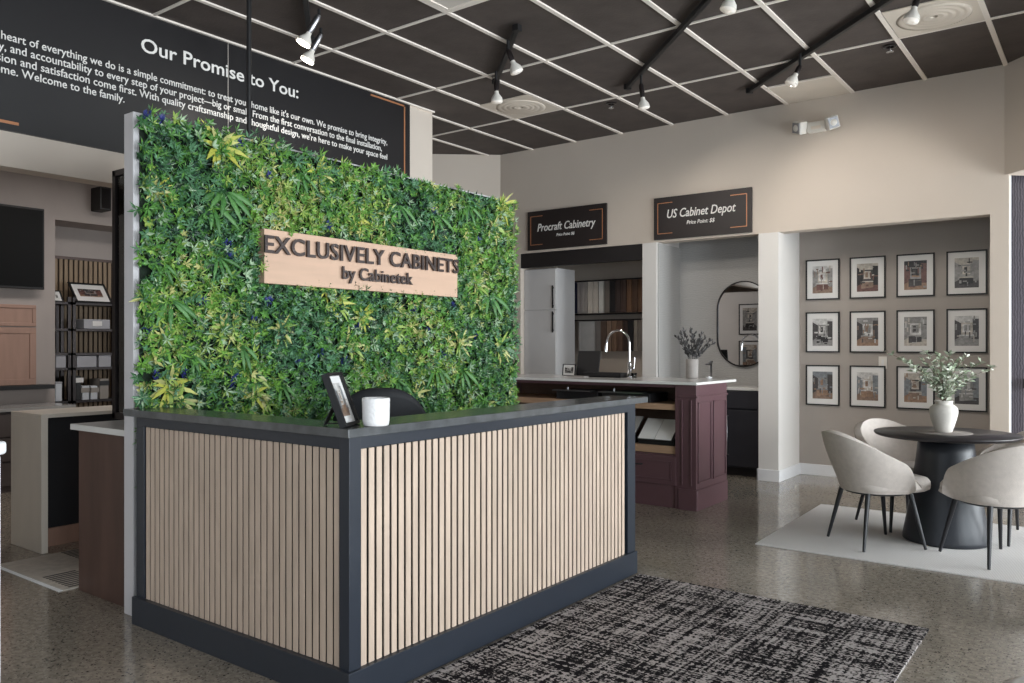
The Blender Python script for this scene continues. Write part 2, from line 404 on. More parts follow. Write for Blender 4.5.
# ------------------------------------------------------------------ ceiling fixtures
def vent(cx, cy, label, louvre='round'):
    t = thing('ceiling_vent', label, 'vent', (cx, cy, H), 0, 'cream ceiling vents')
    m = MB().box((cx-.287, cy-.287, H-.012), (cx+.287, cy+.287, H-.002)); m.build('vent_panel', vent_m, t, bevel=.003)
    pr = [(0, -.012)]
    for q_ in (.05, .10, .15, .20): pr += [(q_, -.013), (q_+.022, -.019), (q_+.028, -.014)]
    pr += [(.245, -.0125)]; MB().lathe(pr, (cx, cy, H-.001), 40).build('louvre', vent_m, t)
    return t
vent(-4.708, 6.44, 'round cream ceiling vent nearest the far left corner above the leafy wall')
vent(-1.04, 6.44, 'round cream ceiling vent nearest the right edge, behind a spotlight')
t = thing('ceiling_panel', 'plain cream ceiling panel touching the back wall above the emergency light', 'ceiling panel', (-2.264, 7.63, H))
B((-2.551, 7.33, H-.008), (-1.976, YW-.005, H-.002)).build('panel', vent_m, t); B((-2.57, 7.31, H-.012), (-1.96, 7.335, H-.001)).build('edge_bar', grid_m, t)
t = thing('recessed_light', 'pale recessed ceiling light panel cut off by the top edge', 'ceiling light', (-3.486, 3.98, H))
MB().box((-3.774, 3.70, H-.012), (-3.198, 3.73, H)).box((-3.774, 4.255, H-.012), (-3.198, 4.285, H)).box((-3.774, 3.73, H-.012), (-3.744, 4.255, H)).box((-3.228, 3.73, H-.012), (-3.198, 4.255, H)).build('frame', grid_m, t)
B((-3.744, 3.73, H-.006), (-3.228, 4.255, H-.002)).build('diffuser', mat('milky_diffuser', (214, 206, 198), .4, var=.04, scale=20), t)
for cx, cy, lb in ((-3.94, 6.885, 'small ceiling sprinkler above the hanging spotlight by the back wall'), (-1.424, 6.889, 'small ceiling sprinkler beside the right-hand cream vent')):
    t = thing('sprinkler', lb, 'sprinkler', (cx, cy, H), 0, 'ceiling sprinklers')
    MB().lathe([(.055, -.001), (.055, -.006), (.03, -.012), (.03, -.001)], (cx, cy, H), 20).build('escutcheon', metal_dk, t)
    MB().tube([(cx, cy, H-.005), (cx, cy, H-.045)], .009).lathe([(.028, -.046), (.028, -.050), (.0, -.052)], (cx, cy, H), 16).build('sprinkler_head', chrome, t)
# hanging rod and thin cable
m = MB().tube([(-4.03, 3.06, 2.44), (-4.03, 3.06, H)], .014, 10)
rod_y = on(249, 60, 'x', -4.03).y
m = MB().tube([(-4.03, rod_y, 2.30), (-4.03, rod_y, H)], .014, 10); tag(m.build('hanging_rod', black_m), 'thin black rod hanging from the ceiling down behind the leafy wall', 'rod')
cy_ = on(228, 60, 'x', XT+.032).y
m = MB().tube([(XT+.033, cy_, 2.66), (XT+.033, cy_, H-.015)], .002, 6); tag(m.build('hanging_cable', grid_m), 'thin pale cable running down the face of the big black board', 'cable')

# tracks and spotlights
def track(a, b, label):
    a = Vector((a[0], a[1], H)); b = Vector((b[0], b[1], H)); d = (b-a).normalized(); n = Vector((-d.y, d.x, 0))*.018
    t = thing('lighting_track', label, 'track', a, 0, 'black ceiling lighting tracks')
    m = MB(); P = [a-n, b-n, b+n, a+n]
    m.prism([(p.x, p.y) for p in P], H-.05, H-.012); m.build('rail', black_m, t, bevel=.003)
    for e, s_ in ((a, 1), (b, -1)):
        c = e + d*.02*s_; MB().prism([(c.x-.025, c.y-.025), (c.x+.025, c.y-.025), (c.x+.025, c.y+.025), (c.x-.025, c.y+.025)], H-.055, H-.010).build('end_cap', black_m, t)
track((-4.93, 4.02), (-3.3, 2.56), 'black lighting track at the top left, carrying the two lit spotlights')
track((-4.40, 5.64), (-3.51, 4.76), 'short black lighting track above the leafy wall, left of the centre')
track((-3.54, 6.47), (-1.2, 4.17), 'long black lighting track crossing the ceiling at the centre')
track((-2.70, 7.24), (-.2, 4.95), 'black lighting track nearest the emergency light')
def spot(px, py, zb, tx, ty, label, on_=False, watts=0, col=(1, .93, .84), aim=None, L=.20):
    """bulb face seen at (px,py), height zb; body axis leans from (tx,ty) pixels up"""
    pb = on(px, py, 'z', zb); dist = (pb-CP).dot(FW)
    pt = CP + (FW + RT*((tx-512)/F_PX) + UP*((HZ-ty)/F_PX))*dist
    d = (pb-pt).normalized(); Lb = (pb-pt).length
    t = thing('spotlight', label, 'spotlight', (pt.x, pt.y, pt.z), 0, 'track spotlights')
    up = Vector((pt.x, pt.y, H-.05))
    MB().tube([up, pt + Vector((0, 0, .0))], .011, 8).build('stem', black_m, t)
    MB().tube([pt, pt+d*.02, pb-d*.11, pb-d*.09], [.016, .022, .022, .018], 14).build('housing', steel if on_ else metal_dk, t)
    MB().tube([pb-d*.10, pb-d*.07, pb-d*.035, pb], [.017, .02, .045, .052], 20, caps=False).build('lamp_shade', plastic_w, t)
    MB().tube([pb-d*.012, pb+d*.004, pb+d*.010], [.050, .046, .02], 20).build('bulb', bulb_on if on_ else bulb_off, t)
    if watts:
        l = bpy.data.lights.new('spot_beam', 'SPOT'); l.energy = watts; l.color = col; l.spot_size = math.radians(75); l.spot_blend = .7; l.shadow_soft_size = .05
        o = bpy.data.objects.new('spot_beam', l); C.objects.link(o)
        dd = aim or d; o.location = pb + d*.03; o.rotation_euler = Vector(dd).to_track_quat('-Z', 'Y').to_euler()
spot(303, 44, 3.42, 319, 15, 'upper of the two lit spotlights near the big black board', True, 26, aim=(-1, .1, -.9))
spot(307, 61, 3.42, 321, 34, 'lower of the two lit spotlights near the big black board', True, 26, aim=(-.8, .6, -.8))
spot(517, 72, 3.42, 508, 50, 'white-tipped spotlight on the short track, right one of the pair', watts=30, aim=(.1, 1, -.7))
spot(497, 102, 3.40, 496, 80, 'white-tipped spotlight on the short track, left one of the pair above the round vent', watts=30, aim=(.1, 1, -.7))
spot(644, 108, 3.38, 641, 84, 'spotlight hanging from the end of the long centre track', watts=30, aim=(.2, 1, -.6))
spot(728, 10, 3.42, 733, -10, 'spotlight bulb cut off by the top edge beside the centre track', watts=34, aim=(.2, 1, -.5))
spot(791, 84, 3.42, 800, 66, 'spotlight hanging just above the emergency light', watts=30, aim=(.1, 1, -.6))
spot(911, 21, 3.42, 917, -2, 'spotlight in front of the cream vent at the top right', watts=30, aim=(-.2, 1, -.6))

# ------------------------------------------------------------------ big board with the promise
t = thing('promise_board', 'large black board with white promise text and copper corner lines above the opening', 'sign', (XT, 3.69, 2.68))
B((XT, 1.67, 2.68), (XT+.025, 5.71, H-.02)).build('board', board_m, t)
tm = MB(); XB = XT+.0255
text_x(tm, text_geo('Our Promise to You:', .102, 1.37, bold=.012), XB, 2.994, 3.425)
tm.build('title_lettering', white_l, t)
tm = MB()
def fit_line(vis_prefix_cut, full, y_vis0, y1, z, cap=.054):
    """full line, right end at y1; the part after the cut starts at y_vis0"""
    g1 = text_geo(full, cap, bold=.004); vis = full[len(vis_prefix_cut):]
    g2 = text_geo(vis, cap, bold=.004)
    w1 = max(v.x for v in g1[0]); w2 = max(v.x for v in g2[0]); s = (y1-y_vis0)/w2
    g1 = ([Vector((v.x*s, v.y, v.z)) for v in g1[0]], g1[1])
    text_x(tm, g1, XB, y1-w1*s, z)
fit_line('At the ', "At the heart of everything we do is a simple commitment: to treat your home like it's our own. We promise to bring integrity,", 2.10, 5.40, 3.240)
fit_line('honest', "honesty, and accountability to every step of your project\u2014big or small. From the first conversation to the final installation,", 2.085, 5.33, 3.170)
fit_line('pas', "passion and satisfaction come first. With quality craftsmanship and thoughtful design, we're here to make your space feel", 2.075, 5.40, 3.100)
fit_line('like ho', "like home. Welcome to the family.", 2.10, 2.875, 3.030)
tm.build('paragraph_lettering', white_l, t)
cl = MB()
cl.box((XB, 5.19, 3.655), (XB+.004, 5.64, 3.670)).box((XB, 5.625, 2.73), (XB+.004, 5.64, 3.67)).box((XB, 5.19, 2.73), (XB+.004, 5.64, 2.745)).build('copper_corner_line', copper, t)
cl = MB(); cl.box((XB, 1.74, 2.722), (XB+.004, 2.20, 2.740)).box((XB, 1.74, 2.722), (XB+.004, 1.755, 3.65)).box((XB, 1.74, 3.63), (XB+.004, 2.2, 3.645))
cl.build('copper_corner_line', copper, t)

# ------------------------------------------------------------------ signs on the back wall
def shop_sign(x0, x1, z0, z1, title, tx0, tx1, tz, cap, sub, sx0, sx1, sz, scap, label):
    t = thing('hanging_sign', label, 'sign', ((x0+x1)/2, YW, z0))
    B((x0, YW-.03, z0), (x1, YW-.001, z1)).build('sign_panel', sign_m, t, bevel=.002)
    m = MB(); text_y(m, text_geo(title, cap, tx1-tx0, shear=.24, bold=.007), YW-.031, tx0, tz); m.build('title_lettering', white_l, t)
    m = MB(); text_y(m, text_geo(sub, scap, sx1-sx0, shear=.24, bold=.007), YW-.031, sx0, sz); m.build('price_lettering', white_l, t)
    i = .045; h = .2*(x1-x0)*.8; th = .007; Y0 = YW-.034; Y1 = YW-.030
    for xa, s_ in ((x0+i, 1), (x1-i, -1)):
        m = MB(); m.box((xa, Y0, z0+i*1.3), (xa+s_*th, Y1, z1-i*1.3))
        for zz in (z0+i*1.3, z1-i*1.3-th): m.box((xa, Y0, zz), (xa+s_*h, Y1, zz+th))
        m.build('copper_corner_line', copper, t)
shop_sign(-5.674, -4.585, 2.487, 2.950, 'Procraft Cabinetry', on(539, 0, 'y', YW).x, on(597, 0, 'y', YW).x, 2.705, .095, 'Price Point: $$', on(558, 0, 'y', YW).x, on(576, 0, 'y', YW).x, 2.63, .034,
          'black shop sign reading Procraft Cabinetry above the door sample alcove')
shop_sign(-3.994, -2.915, 2.482, 2.932, 'US Cabinet Depot', on(668.5, 0, 'y', YW).x, on(737, 0, 'y', YW).x, 2.705, .095, 'Price Point: $$', on(688, 0, 'y', YW).x, on(716, 0, 'y', YW).x, 2.62, .042,
          'black shop sign reading US Cabinet Depot above the mirror alcove')

# emergency light
t = thing('emergency_light', 'white twin-head emergency light high on the back wall', 'emergency light', (-2.275, YW, 3.44))
ex = MB().box((-2.36, YW-.07, 3.375), (-2.19, YW-.001, 3.475)); ex.build('housing', plastic_w, t, bevel=.012, seg=3)
B((-2.32, YW-.073, 3.40), (-2.23, YW-.069, 3.43)).build('test_plate', vent_m, t)
for s_ in (-1, 1):
    M_ = Matrix.Translation((-2.275+s_*.150, YW-.075, 3.435)) @ Matrix.Rotation(s_*.45, 4, 'Z') @ Matrix.Rotation(-s_*.30, 4, 'Y') @ Matrix.Rotation(.25, 4, 'X')
    h_ = MB().box((-.055, -.045, -.06), (.055, .045, .06), 0, M_).build('lamp_head', plastic_w, t, bevel=.010, seg=3)
    MB().box((-.044, -.052, -.048), (.044, -.046, .048), 0, M_).build('lens', steel, h_, bevel=.002)
    MB().tube([M_ @ Vector((0, -.053, 0)), M_ @ Vector((0, -.060, 0))], [.032, .012], 12).build('reflector', plastic_w, h_)
t = thing('light_switch', 'white switch plate on the grey niche wall between framed pictures', 'switch', (-1.836, 8.575, 1.18))
B((-1.875, 8.567, 1.115), (-1.797, 8.574, 1.235)).build('plate', plastic_w, t, bevel=.002); B((-1.848, 8.562, 1.145), (-1.824, 8.568, 1.205)).build('rocker', paper, t)

# ------------------------------------------------------------------ framed pictures
ph = {n: mat('photo_'+n, c, .35, var=.35, scale=s) for n, c, s in (('grey', (140, 138, 136), 34), ('dark', (70, 66, 66), 34), ('white', (196, 194, 192), 30), ('wood', (134, 112, 98), 32),
      ('red', (104, 74, 68), 32), ('blue', (124, 128, 132), 30), ('cream', (182, 174, 164), 30), ('black', (38, 36, 38), 26), ('rust', (146, 118, 98), 32))}
PH = list(ph.keys()); PHM = list(ph.values())
def photo(mb, T, w_, h_, kind):
    """little interior photograph made of flat patches; T maps (u,v,layer) to the world"""
    def q(u0, v0, u1, v1, m, l, skew=0):
        z = -.0006*l
        mb.add([T(u0, v0, z), T(u1, v0+skew, z), T(u1, v1-skew, z), T(u0, v1, z)], [(0, 1, 2, 3)], PH.index(m))
    a, b = w_/2, h_/2
    K = {0: ('cream', 'white', 'wood', 'grey', 'red'), 1: ('dark', 'cream', 'red', 'black', 'wood'), 2: ('grey', 'black', 'rust', 'red', 'dark'), 3: ('grey', 'cream', 'dark', 'grey', 'black'),
         4: ('grey', 'white', 'grey', 'dark', 'black'), 5: ('white', 'grey', 'rust', 'dark', 'wood'), 6: ('white', 'grey', 'cream', 'grey', 'dark'), 7: ('cream', 'white', 'grey', 'dark', 'grey'),
         8: ('grey', 'blue', 'wood', 'dark', 'rust'), 9: ('cream', 'white', 'wood', 'blue', 'rust'), 10: ('dark', 'cream', 'rust', 'blue', 'wood'), 11: ('grey', 'white', 'dark', 'blue', 'grey')}[kind % 12]
    r = random.Random(kind*7+1)
    q(-a, -b, a, b, K[0], 0); q(-a, b*.55, a, b, K[1], 1)                 # wall, ceiling
    q(-a, -b, a, -b*.35, K[2], 1)                                         # floor
    q(-a, -b*.6, -a*.45, b*.75, K[3], 2, .12*h_); q(a*.5, -b*.55, a, b*.8, K[3], 2)
    q(-a*.35, -b*.1, a*.3, b*.45, K[1], 2); q(-a*.2, 0, a*.05, b*.38, K[4], 3)
    q(-a*.6, -b*.8, a*.55, -b*.3, K[4], 3, .04*h_); q(-a*.6, -b*.34, a*.55, -b*.26, K[1], 4)
    for i in range(18):
        u = r.uniform(-a*.95, a*.75); v = r.uniform(-b*.9, b*.75); tall = r.random() < .5
        q(u, v, min(a, u+w_*(r.uniform(.03, .07) if tall else r.uniform(.1, .22))), min(b, v+h_*(r.uniform(.1, .22) if tall else r.uniform(.025, .06))), r.choice(K), 5+i*.4)
def framed(name, label, T, w_, h_, fw, matw, kind, cat='framed picture', group=None, base=(0, 0, 0), depth=.02, easel=None):
    """T maps (u right, v up, n towards the viewer) centred on the picture"""
    t = thing(name, label, cat, base, 0, group)
    f = MB(); a, b = w_/2, h_/2
    for u0, v0, u1, v1 in ((-a, -b, a, -b+fw), (-a, b-fw, a, b), (-a, -b+fw, -a+fw, b-fw), (a-fw, -b+fw, a, b-fw)):
        vs = [T(u, v, n) for n in (0, depth) for u, v in ((u0, v0), (u1, v0), (u1, v1), (u0, v1))]
        f.add(vs, [(0, 3, 2, 1), (4, 5, 6, 7), (0, 1, 5, 4), (1, 2, 6, 5), (2, 3, 7, 6), (3, 0, 4, 7)])
    f.build('frame', black_m, t)
    m = MB(); vs = [T(u, v, n) for n in (.001, depth*.5) for u, v in ((-a+fw, -b+fw), (a-fw, -b+fw), (a-fw, b-fw), (-a+fw, b-fw))]
    m.add(vs, [(0, 3, 2, 1), (4, 5, 6, 7), (0, 1, 5, 4), (1, 2, 6, 5), (2, 3, 7, 6), (3, 0, 4, 7)]); m.build('mat_board', paper, t)
    p = MB(); photo(p, lambda u, v, l: T(u, v, depth*.5+.0006-l), w_-2*fw-2*matw, h_-2*fw-2*matw, kind); p.build('photograph', PHM, t)
    if easel: easel.build('easel_leg', black_m, t)
    return t
desc = ['pale range hood kitchen photo', 'dark living room photo', 'dark red dining photo', 'grey kitchen photo', 'grey room photo', 'bedroom photo with rust bench',
        'bright white kitchen photo', 'pale hallway photo', 'brown wood kitchen photo', 'white kitchen photo', 'wood floor photo', 'dark room photo']
rows = ['top', 'middle', 'bottom']; cols = ['leftmost', 'second from left', 'third from left', 'rightmost']
for i in range(3):
    for j in range(4):
        cx = -2.412+.4345*j; cz = (2.022, 1.480, .935)[i]
        framed('framed_picture', 'black framed %s, %s in the %s niche row' % (desc[i*4+j], cols[j], rows[i]),
               lambda u, v, n, cx=cx, cz=cz: Vector((cx+u, 8.574-n, cz+v)), .335, .415, .013, .055, i*4+j, group='framed pictures in the niche', base=(cx, 8.575, cz-.2))
# two framed pictures on the partition that the mirror shows
for cz, kk, lb in ((1.86, 3, 'upper framed picture reflected in the round-ended mirror'), (1.14, 10, 'lower framed picture reflected in the round-ended mirror')):
    framed('framed_picture', lb, lambda u, v, n, cz=cz: Vector((-5.72-u, 1.501+n, cz+v)), .44, .60, .018, .06, kk, base=(-5.72, 1.5, cz-.3), group='framed pictures on the partition')

# ------------------------------------------------------------------ leafy wall
t = thing('living_wall', 'tall artificial leafy green wall panel behind the reception desk', 'green wall', (-3.92, 3.65, 0))
B((-3.975, 2.07, 0), (-3.885, 5.19, 2.50)).build('wall_panel', mat('lilac_white_paint', (205, 202, 204), .6, var=.02), t, bevel=.004)
greens = [mat('leaf_'+n, c, .45, var=.2, scale=20) for n, c in (('yellow_green', (150, 174, 88)), ('fresh', (112, 158, 66)), ('mid', (86, 136, 62)), ('deep', (60, 104, 62)), ('blue_green', (90, 134, 98)), ('frosted', (158, 182, 148)), ('dark', (38, 64, 50)), ('straw', (182, 182, 116)))]
def leaf(mb, p, d, n, L, W, mi, fold=.25, droop=.0):
    """five-point folded leaf from p along d, face normal n"""
    s_ = d.cross(n).normalized(); n = s_.cross(d).normalized()
    m_ = p + d*L*.45 - n*W*fold
    e = p + d*L + Vector((0, 0, -droop*L))
    mb.add([p, m_+s_*W*.5+n*W*fold, e, m_-s_*W*.5+n*W*fold, m_], [(0, 1, 4), (0, 4, 3), (1, 2, 4), (4, 2, 3)], mi)
import bisect
def in_sign(y, z, m=0.0): return 2.80-m < y < 4.405+m and 1.722-m < z < 1.985+m
fm = MB()
def nz(y, z, s=1): return math.sin(y*3.1*s+1.3)*math.cos(z*4.3*s+.4)+.6*math.sin(y*7.7*s+z*5.1*s)
for i in range(12500):
    y = rnd.uniform(2.085, 5.17); z = rnd.uniform(.75, 2.505-.014*(y-2.1)) if i % 12 else rnd.uniform(.1, .75)
    if in_sign(y, z, .002): continue
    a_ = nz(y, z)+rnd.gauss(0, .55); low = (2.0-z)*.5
    edge_s = in_sign(y, z, .05)
    base = Vector((-3.875+rnd.uniform(0, .03), y, z))
    if a_ > .75: pal = (0, 1, 1, 5, 7)
    elif a_ > .1: pal = (1, 2, 1, 2, 0)
    elif a_ > -.6: pal = (2, 3, 4, 2, 5)
    else: pal = (3, 4, 6, 4, 2)
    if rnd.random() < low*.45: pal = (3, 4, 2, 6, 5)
    col = rnd.choice(pal); k = rnd.choice((5, 6, 7)); L0 = rnd.uniform(.022, .046)*(.7 if edge_s else 1); wid = rnd.choice((.2, .26, .34, .45)); L0 *= 1.25 if wid < .3 else 1
    ax = Vector((1, rnd.gauss(0, .45), rnd.gauss(0, .45)-.1)).normalized()
    base = base + ax*rnd.uniform(.0, .055); a0 = rnd.uniform(0, 6.28)
    s1 = ax.cross(Vector((0, 0, 1))).normalized(); s2 = s1.cross(ax)
    for q in range(k):
        a = a0+2*PI*q/k+rnd.gauss(0, .2); o_ = rnd.uniform(.25, .9)
        d = ((s1*math.cos(a)+s2*math.sin(a))+ax*o_).normalized()
        leaf(fm, base, d, ax, L0*rnd.uniform(.75, 1.2), L0*wid, col if rnd.random() < .8 else rnd.choice(pal))
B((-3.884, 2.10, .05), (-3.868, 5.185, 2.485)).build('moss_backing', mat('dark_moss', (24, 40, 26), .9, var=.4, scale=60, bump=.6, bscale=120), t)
fo = fm.build('foliage', greens, t); fo['kind'] = 'stuff'
def at_wall(px, py, X=-3.80): return on(px, py, 'x', X)
def tuft(px, py, size, pal, n=16):
    c = at_wall(px, py); c.x = -3.845; m = MB()
    for i in range(n):
        a = 2*PI*i/n*1.0+rnd.gauss(0, .15)+ (i % 2)*.2; o_ = rnd.uniform(.25, .9)
        d = Vector((o_*.8, math.cos(a), math.sin(a)+.1)).normalized(); L = size*rnd.uniform(.7, 1.1)
        # curved blade of three segments
        p = c.copy(); dd = d.copy(); s_ = d.cross(Vector((1, 0, 0))).normalized(); mi = rnd.choice(pal)
        W = size*.16; prev = (p+s_*W*.3, p-s_*W*.3)
        vs = [prev[0], prev[1]]; 
        for j, wv in enumerate((1.0, .85, .0)):
            p = p+dd*L/3; dd = (dd+Vector((-.12, 0, -.22))).normalized()
            if wv > 0: vs += [p+s_*W*wv*.5, p-s_*W*wv*.5]
            else: vs += [p]
        m.add(vs, [(0, 2, 3, 1), (2, 4, 5, 3), (4, 6, 5)], mi, True)
    m.build('spiky_plant', [mat('bromeliad_yellow', (184, 186, 84), .4, var=.15), greens[0], greens[1], greens[7], greens[3]], t)
Ypal, Gpal, Mpal = (0, 0, 0, 1, 3), (1, 2, 1, 3), (3, 1, 4, 3)
for a in ((223, 147, .17, Ypal, 20), (321, 172, .12, Ypal, 14), (362, 218, .11, Ypal), (341, 305, .12, Ypal), (366, 318, .12, Ypal), (352, 345, .14, Mpal, 18), (175, 388, .15, Ypal, 18), (184, 402, .12, Mpal),
          (256, 375, .13, Gpal, 16), (258, 395, .12, Ypal, 14), (440, 232, .12, Mpal), (505, 207, .15, Ypal, 18), (497, 228, .15, Mpal), (463, 345, .16, Mpal, 16), (503, 348, .17, Mpal, 16), (160, 190, .11, Ypal, 12),
          (170, 345, .12, Gpal), (228, 330, .11, Mpal), (420, 395, .13, Mpal), (330, 290, .09, Ypal, 10), (285, 330, .11, Gpal), (390, 215, .12, Mpal), (395, 330, .12, Gpal), (150, 300, .1, Mpal), (480, 285, .14, Gpal)):
    tuft(*a)
def fern(px, py, size, n=6, spread=1.0):
    c = at_wall(px, py); c.x = -3.85; m = MB()
    for i in range(n):
        a = -PI/2+(i-(n-1)/2)*.42*spread+rnd.gauss(0, .08); L = size*rnd.uniform(.75, 1.1); W = size*.085
        p = c+Vector((.01*i, 0, 0)); d = Vector((.45, math.cos(a), math.sin(a)+.35)).normalized(); nn = 7
        pts = []
        for j in range(nn+1):
            s_ = d.cross(Vector((1, 0, 0))).normalized(); wv = math.sin(PI*(j/nn*.93+.03))*W*(1.05 if j % 2 else .8)
            pts.append((p.copy(), s_, wv)); p = p+d*L/nn; d = (d+Vector((-.07, 0, -.09))).normalized()
        vs = []
        for p_, s_, wv in pts: vs += [p_+s_*wv+Vector((-.004, 0, 0)), p_+Vector((.006, 0, 0)), p_-s_*wv+Vector((-.004, 0, 0))]
        fs = []
        for j in range(nn): b = j*3; fs += [(b, b+1, b+4, b+3), (b+1, b+2, b+5, b+4)]
        m.add(vs, fs, i % 2, True)
    m.build('fern', [mat('fern_green', (66, 114, 56), .5, var=.2), mat('fern_pale', (84, 132, 70), .5, var=.15)], t)
for a in ((228, 192, .2, 6), (216, 205, .18, 4), (222, 258, .14, 5), (173, 300, .18, 5), (165, 262, .12, 4), (402, 205, .17, 4), (440, 215, .16, 4), (303, 172, .14, 4), (492, 295, .22, 5), (440, 368, .2, 4), (465, 370, .2, 4), (245, 345, .16, 4), (195, 355, .14, 4), (385, 150+30, .12, 4), (470, 205, .16, 4), (285, 385, .14, 4), (400, 380, .16, 4)):
    fern(*a)
blue = mat('indigo_blossom', (52, 60, 124), .5, var=.3, scale=40)
for px, py in ((148, 116), (163, 118), (240, 143), (229, 243), (231, 255), (300, 362), (158, 375), (186, 372), (235, 378), (233, 386), (322, 352), (360, 327), (430, 330), (478, 335), (255, 320), (205, 300), (345, 362), (445, 355), (500, 382), (150, 330), (270, 300), (415, 310), (455, 305), (330, 225), (480, 240), (435, 210), (270, 175)):
    c = at_wall(px, py); m = MB()
    for i in range(14):
        d = Vector((rnd.uniform(.2, 1), rnd.gauss(0, .8), rnd.gauss(0, .8))).normalized(); leaf(m, c+Vector((-.02, rnd.gauss(0, .008), rnd.gauss(0, .008))), d, Vector((0, .3, 1)), .032, .014, 0)
    m.build('blue_blossom', blue, t)
# wooden name board with raised letters, on the leafy wall
t = thing('name_board', 'pale wooden board with dark raised letters EXCLUSIVELY CABINETS on the leafy wall', 'sign', (-3.83, 3.6, 1.69))
B((-3.86, 2.775, 1.69), (-3.80, 4.425, 1.995)).build('board', wood_sign, t, bevel=.003)
m = MB(); g_ = text_geo('EXCLUSIVELY CABINETS', .100, 1.655, extr=.010, bold=.016, spacing=1.05); text_x(m, g_, -3.79, 2.765, 1.862); m.build('name_lettering', bronze_l, t)
m = MB(); g_ = text_geo('by Cabinetek', .080, .615, extr=.010, bold=.014); text_x(m, g_, -3.79, 3.33, 1.752); m.build('subtitle_lettering', bronze_l, t)

# ------------------------------------------------------------------ reception desk
XD, YD = -2.27, 2.03
t = thing('reception_desk', 'L-shaped reception desk with vertical wooden slats and dark stone counter', 'reception desk', (-2.8, 2.9, 0))
ct = MB().prism([(-3.86, 2.005), (-2.247, 2.005), (-2.247, 4.37), (-2.50, 4.37), (-2.50, 2.20), (-3.86, 2.20)], 1.0, 1.034); ct.build('countertop', slate, t, bevel=.003)
bd = MB().box((-3.785, YD+.03, .0), (XD-.03, YD+.14, 1.0)).box((XD-.17, YD+.03, 0), (XD-.03, 4.225, 1.0)); bd.build('carcass', felt, t)
fr = MB()
# left face frame (normal -Y)
fr.box((-3.785, YD+.002, .953), (XD-.056, YD+.03, .999)); fr.box((-3.785, YD+.002, .13), (-3.715, YD+.03, .953)); fr.box((XD-.056, YD, .13), (XD, YD+.058, .999))
# right face frame (normal +X)
fr.box((XD-.03, YD+.058, .953), (XD-.002, 4.165, .999)); fr.box((XD-.20, 4.165, .13), (XD-.002, 4.255, .999))
fr.build('frame', desk_frame, t, bevel=.0015)
bk = MB().prism([(-3.795, YD-.016), (XD+.016, YD-.016), (XD+.012, 4.256), (XD-.2, 4.256), (XD-.2, YD+.14), (-3.795, YD+.14)], 0, .132); bk.build('plinth', desk_frame, t, bevel=.002)
sl = MB(); n = 34; p_ = (2.322-3.712+0)  # slats on the left face
x0, x1 = -3.706, -2.325; pitch = (x1-x0)/n
for i in range(n): xx = x0+pitch*i+.004; sl.box((xx, YD+.011, .133), (xx+pitch*.70, YD+.031, .951), 1); sl.box((xx, YD+.006, .133), (xx+pitch*.70, YD+.011, .951))
sl.build('slat_panel', [slat_m, felt], t)
sl = MB(); y0, y1 = 2.090, 4.140; n = 51; pitch = (y1-y0)/n
for i in range(n): yy = y0+pitch*i+.004; sl.box((XD-.031, yy, .133), (XD-.011, yy+pitch*.68, .951), 1); sl.box((XD-.011, yy, .133), (XD-.006, yy+pitch*.68, .951))
sl.build('slat_panel', [slat_m, felt], t)

# picture frame with easel leg, standing on the counter corner
A = on(345, 427.5, 'z', 1.035); Bp = A + FW*.15+RT*.024
ud = (Bp-A); w_ = ud.length; ud.normalize(); nrm0 = ud.cross(UP)      # facing right/camera
if nrm0.dot(RT) < 0: nrm0 = -nrm0
vd = (UP*.200 - RT*.072); h_ = vd.length; vd.normalize(); nrm = ud.cross(vd).normalized()
if nrm.dot(RT) < 0: nrm = -nrm
ctr = A + ud*w_/2 + vd*h_/2 + UP*.002
Tf = lambda u, v, n_: ctr + ud*u + vd*v + nrm*(n_-.02)
e = MB(); top = ctr - nrm*.021 + vd*.0; foot = on(318, 427, 'z', 1.037)
sw = ud*.03
P4 = [top-sw, top+sw, foot+sw*.6+ud*.07, foot-sw*.6+ud*.07]
e.add(P4+[p-nrm*.004 for p in P4], [(0, 1, 2, 3), (7, 6, 5, 4), (0, 4, 5, 1), (1, 5, 6, 2), (2, 6, 7, 3), (3, 7, 4, 0)])
e.tube([foot+ud*.07+UP*.006, A+ud*w_*.5+UP*.01], .003, 6)
framed('photo_frame', 'grey-framed photo on an easel leg at the corner of the desk counter', Tf, w_, h_, .012, .028, 9, 'photo frame', base=(A.x, A.y, 1.035), depth=.026, easel=e)
pc = on(373.5, 427, 'z', 1.035) + FW*.056
t = thing('ceramic_pot', 'white cylindrical ceramic pot on the desk counter corner', 'pot', (pc.x, pc.y, 1.034))
MB().lathe([(0, .001), (.043, .001), (.048, .004), (.051, .02), (.0530, .098), (.053, .106), (.050, .108), (.048, .102), (.044, .02), (0, .016)], (pc.x, pc.y, 1.034), 40).build('pot_body', pot_m, t)

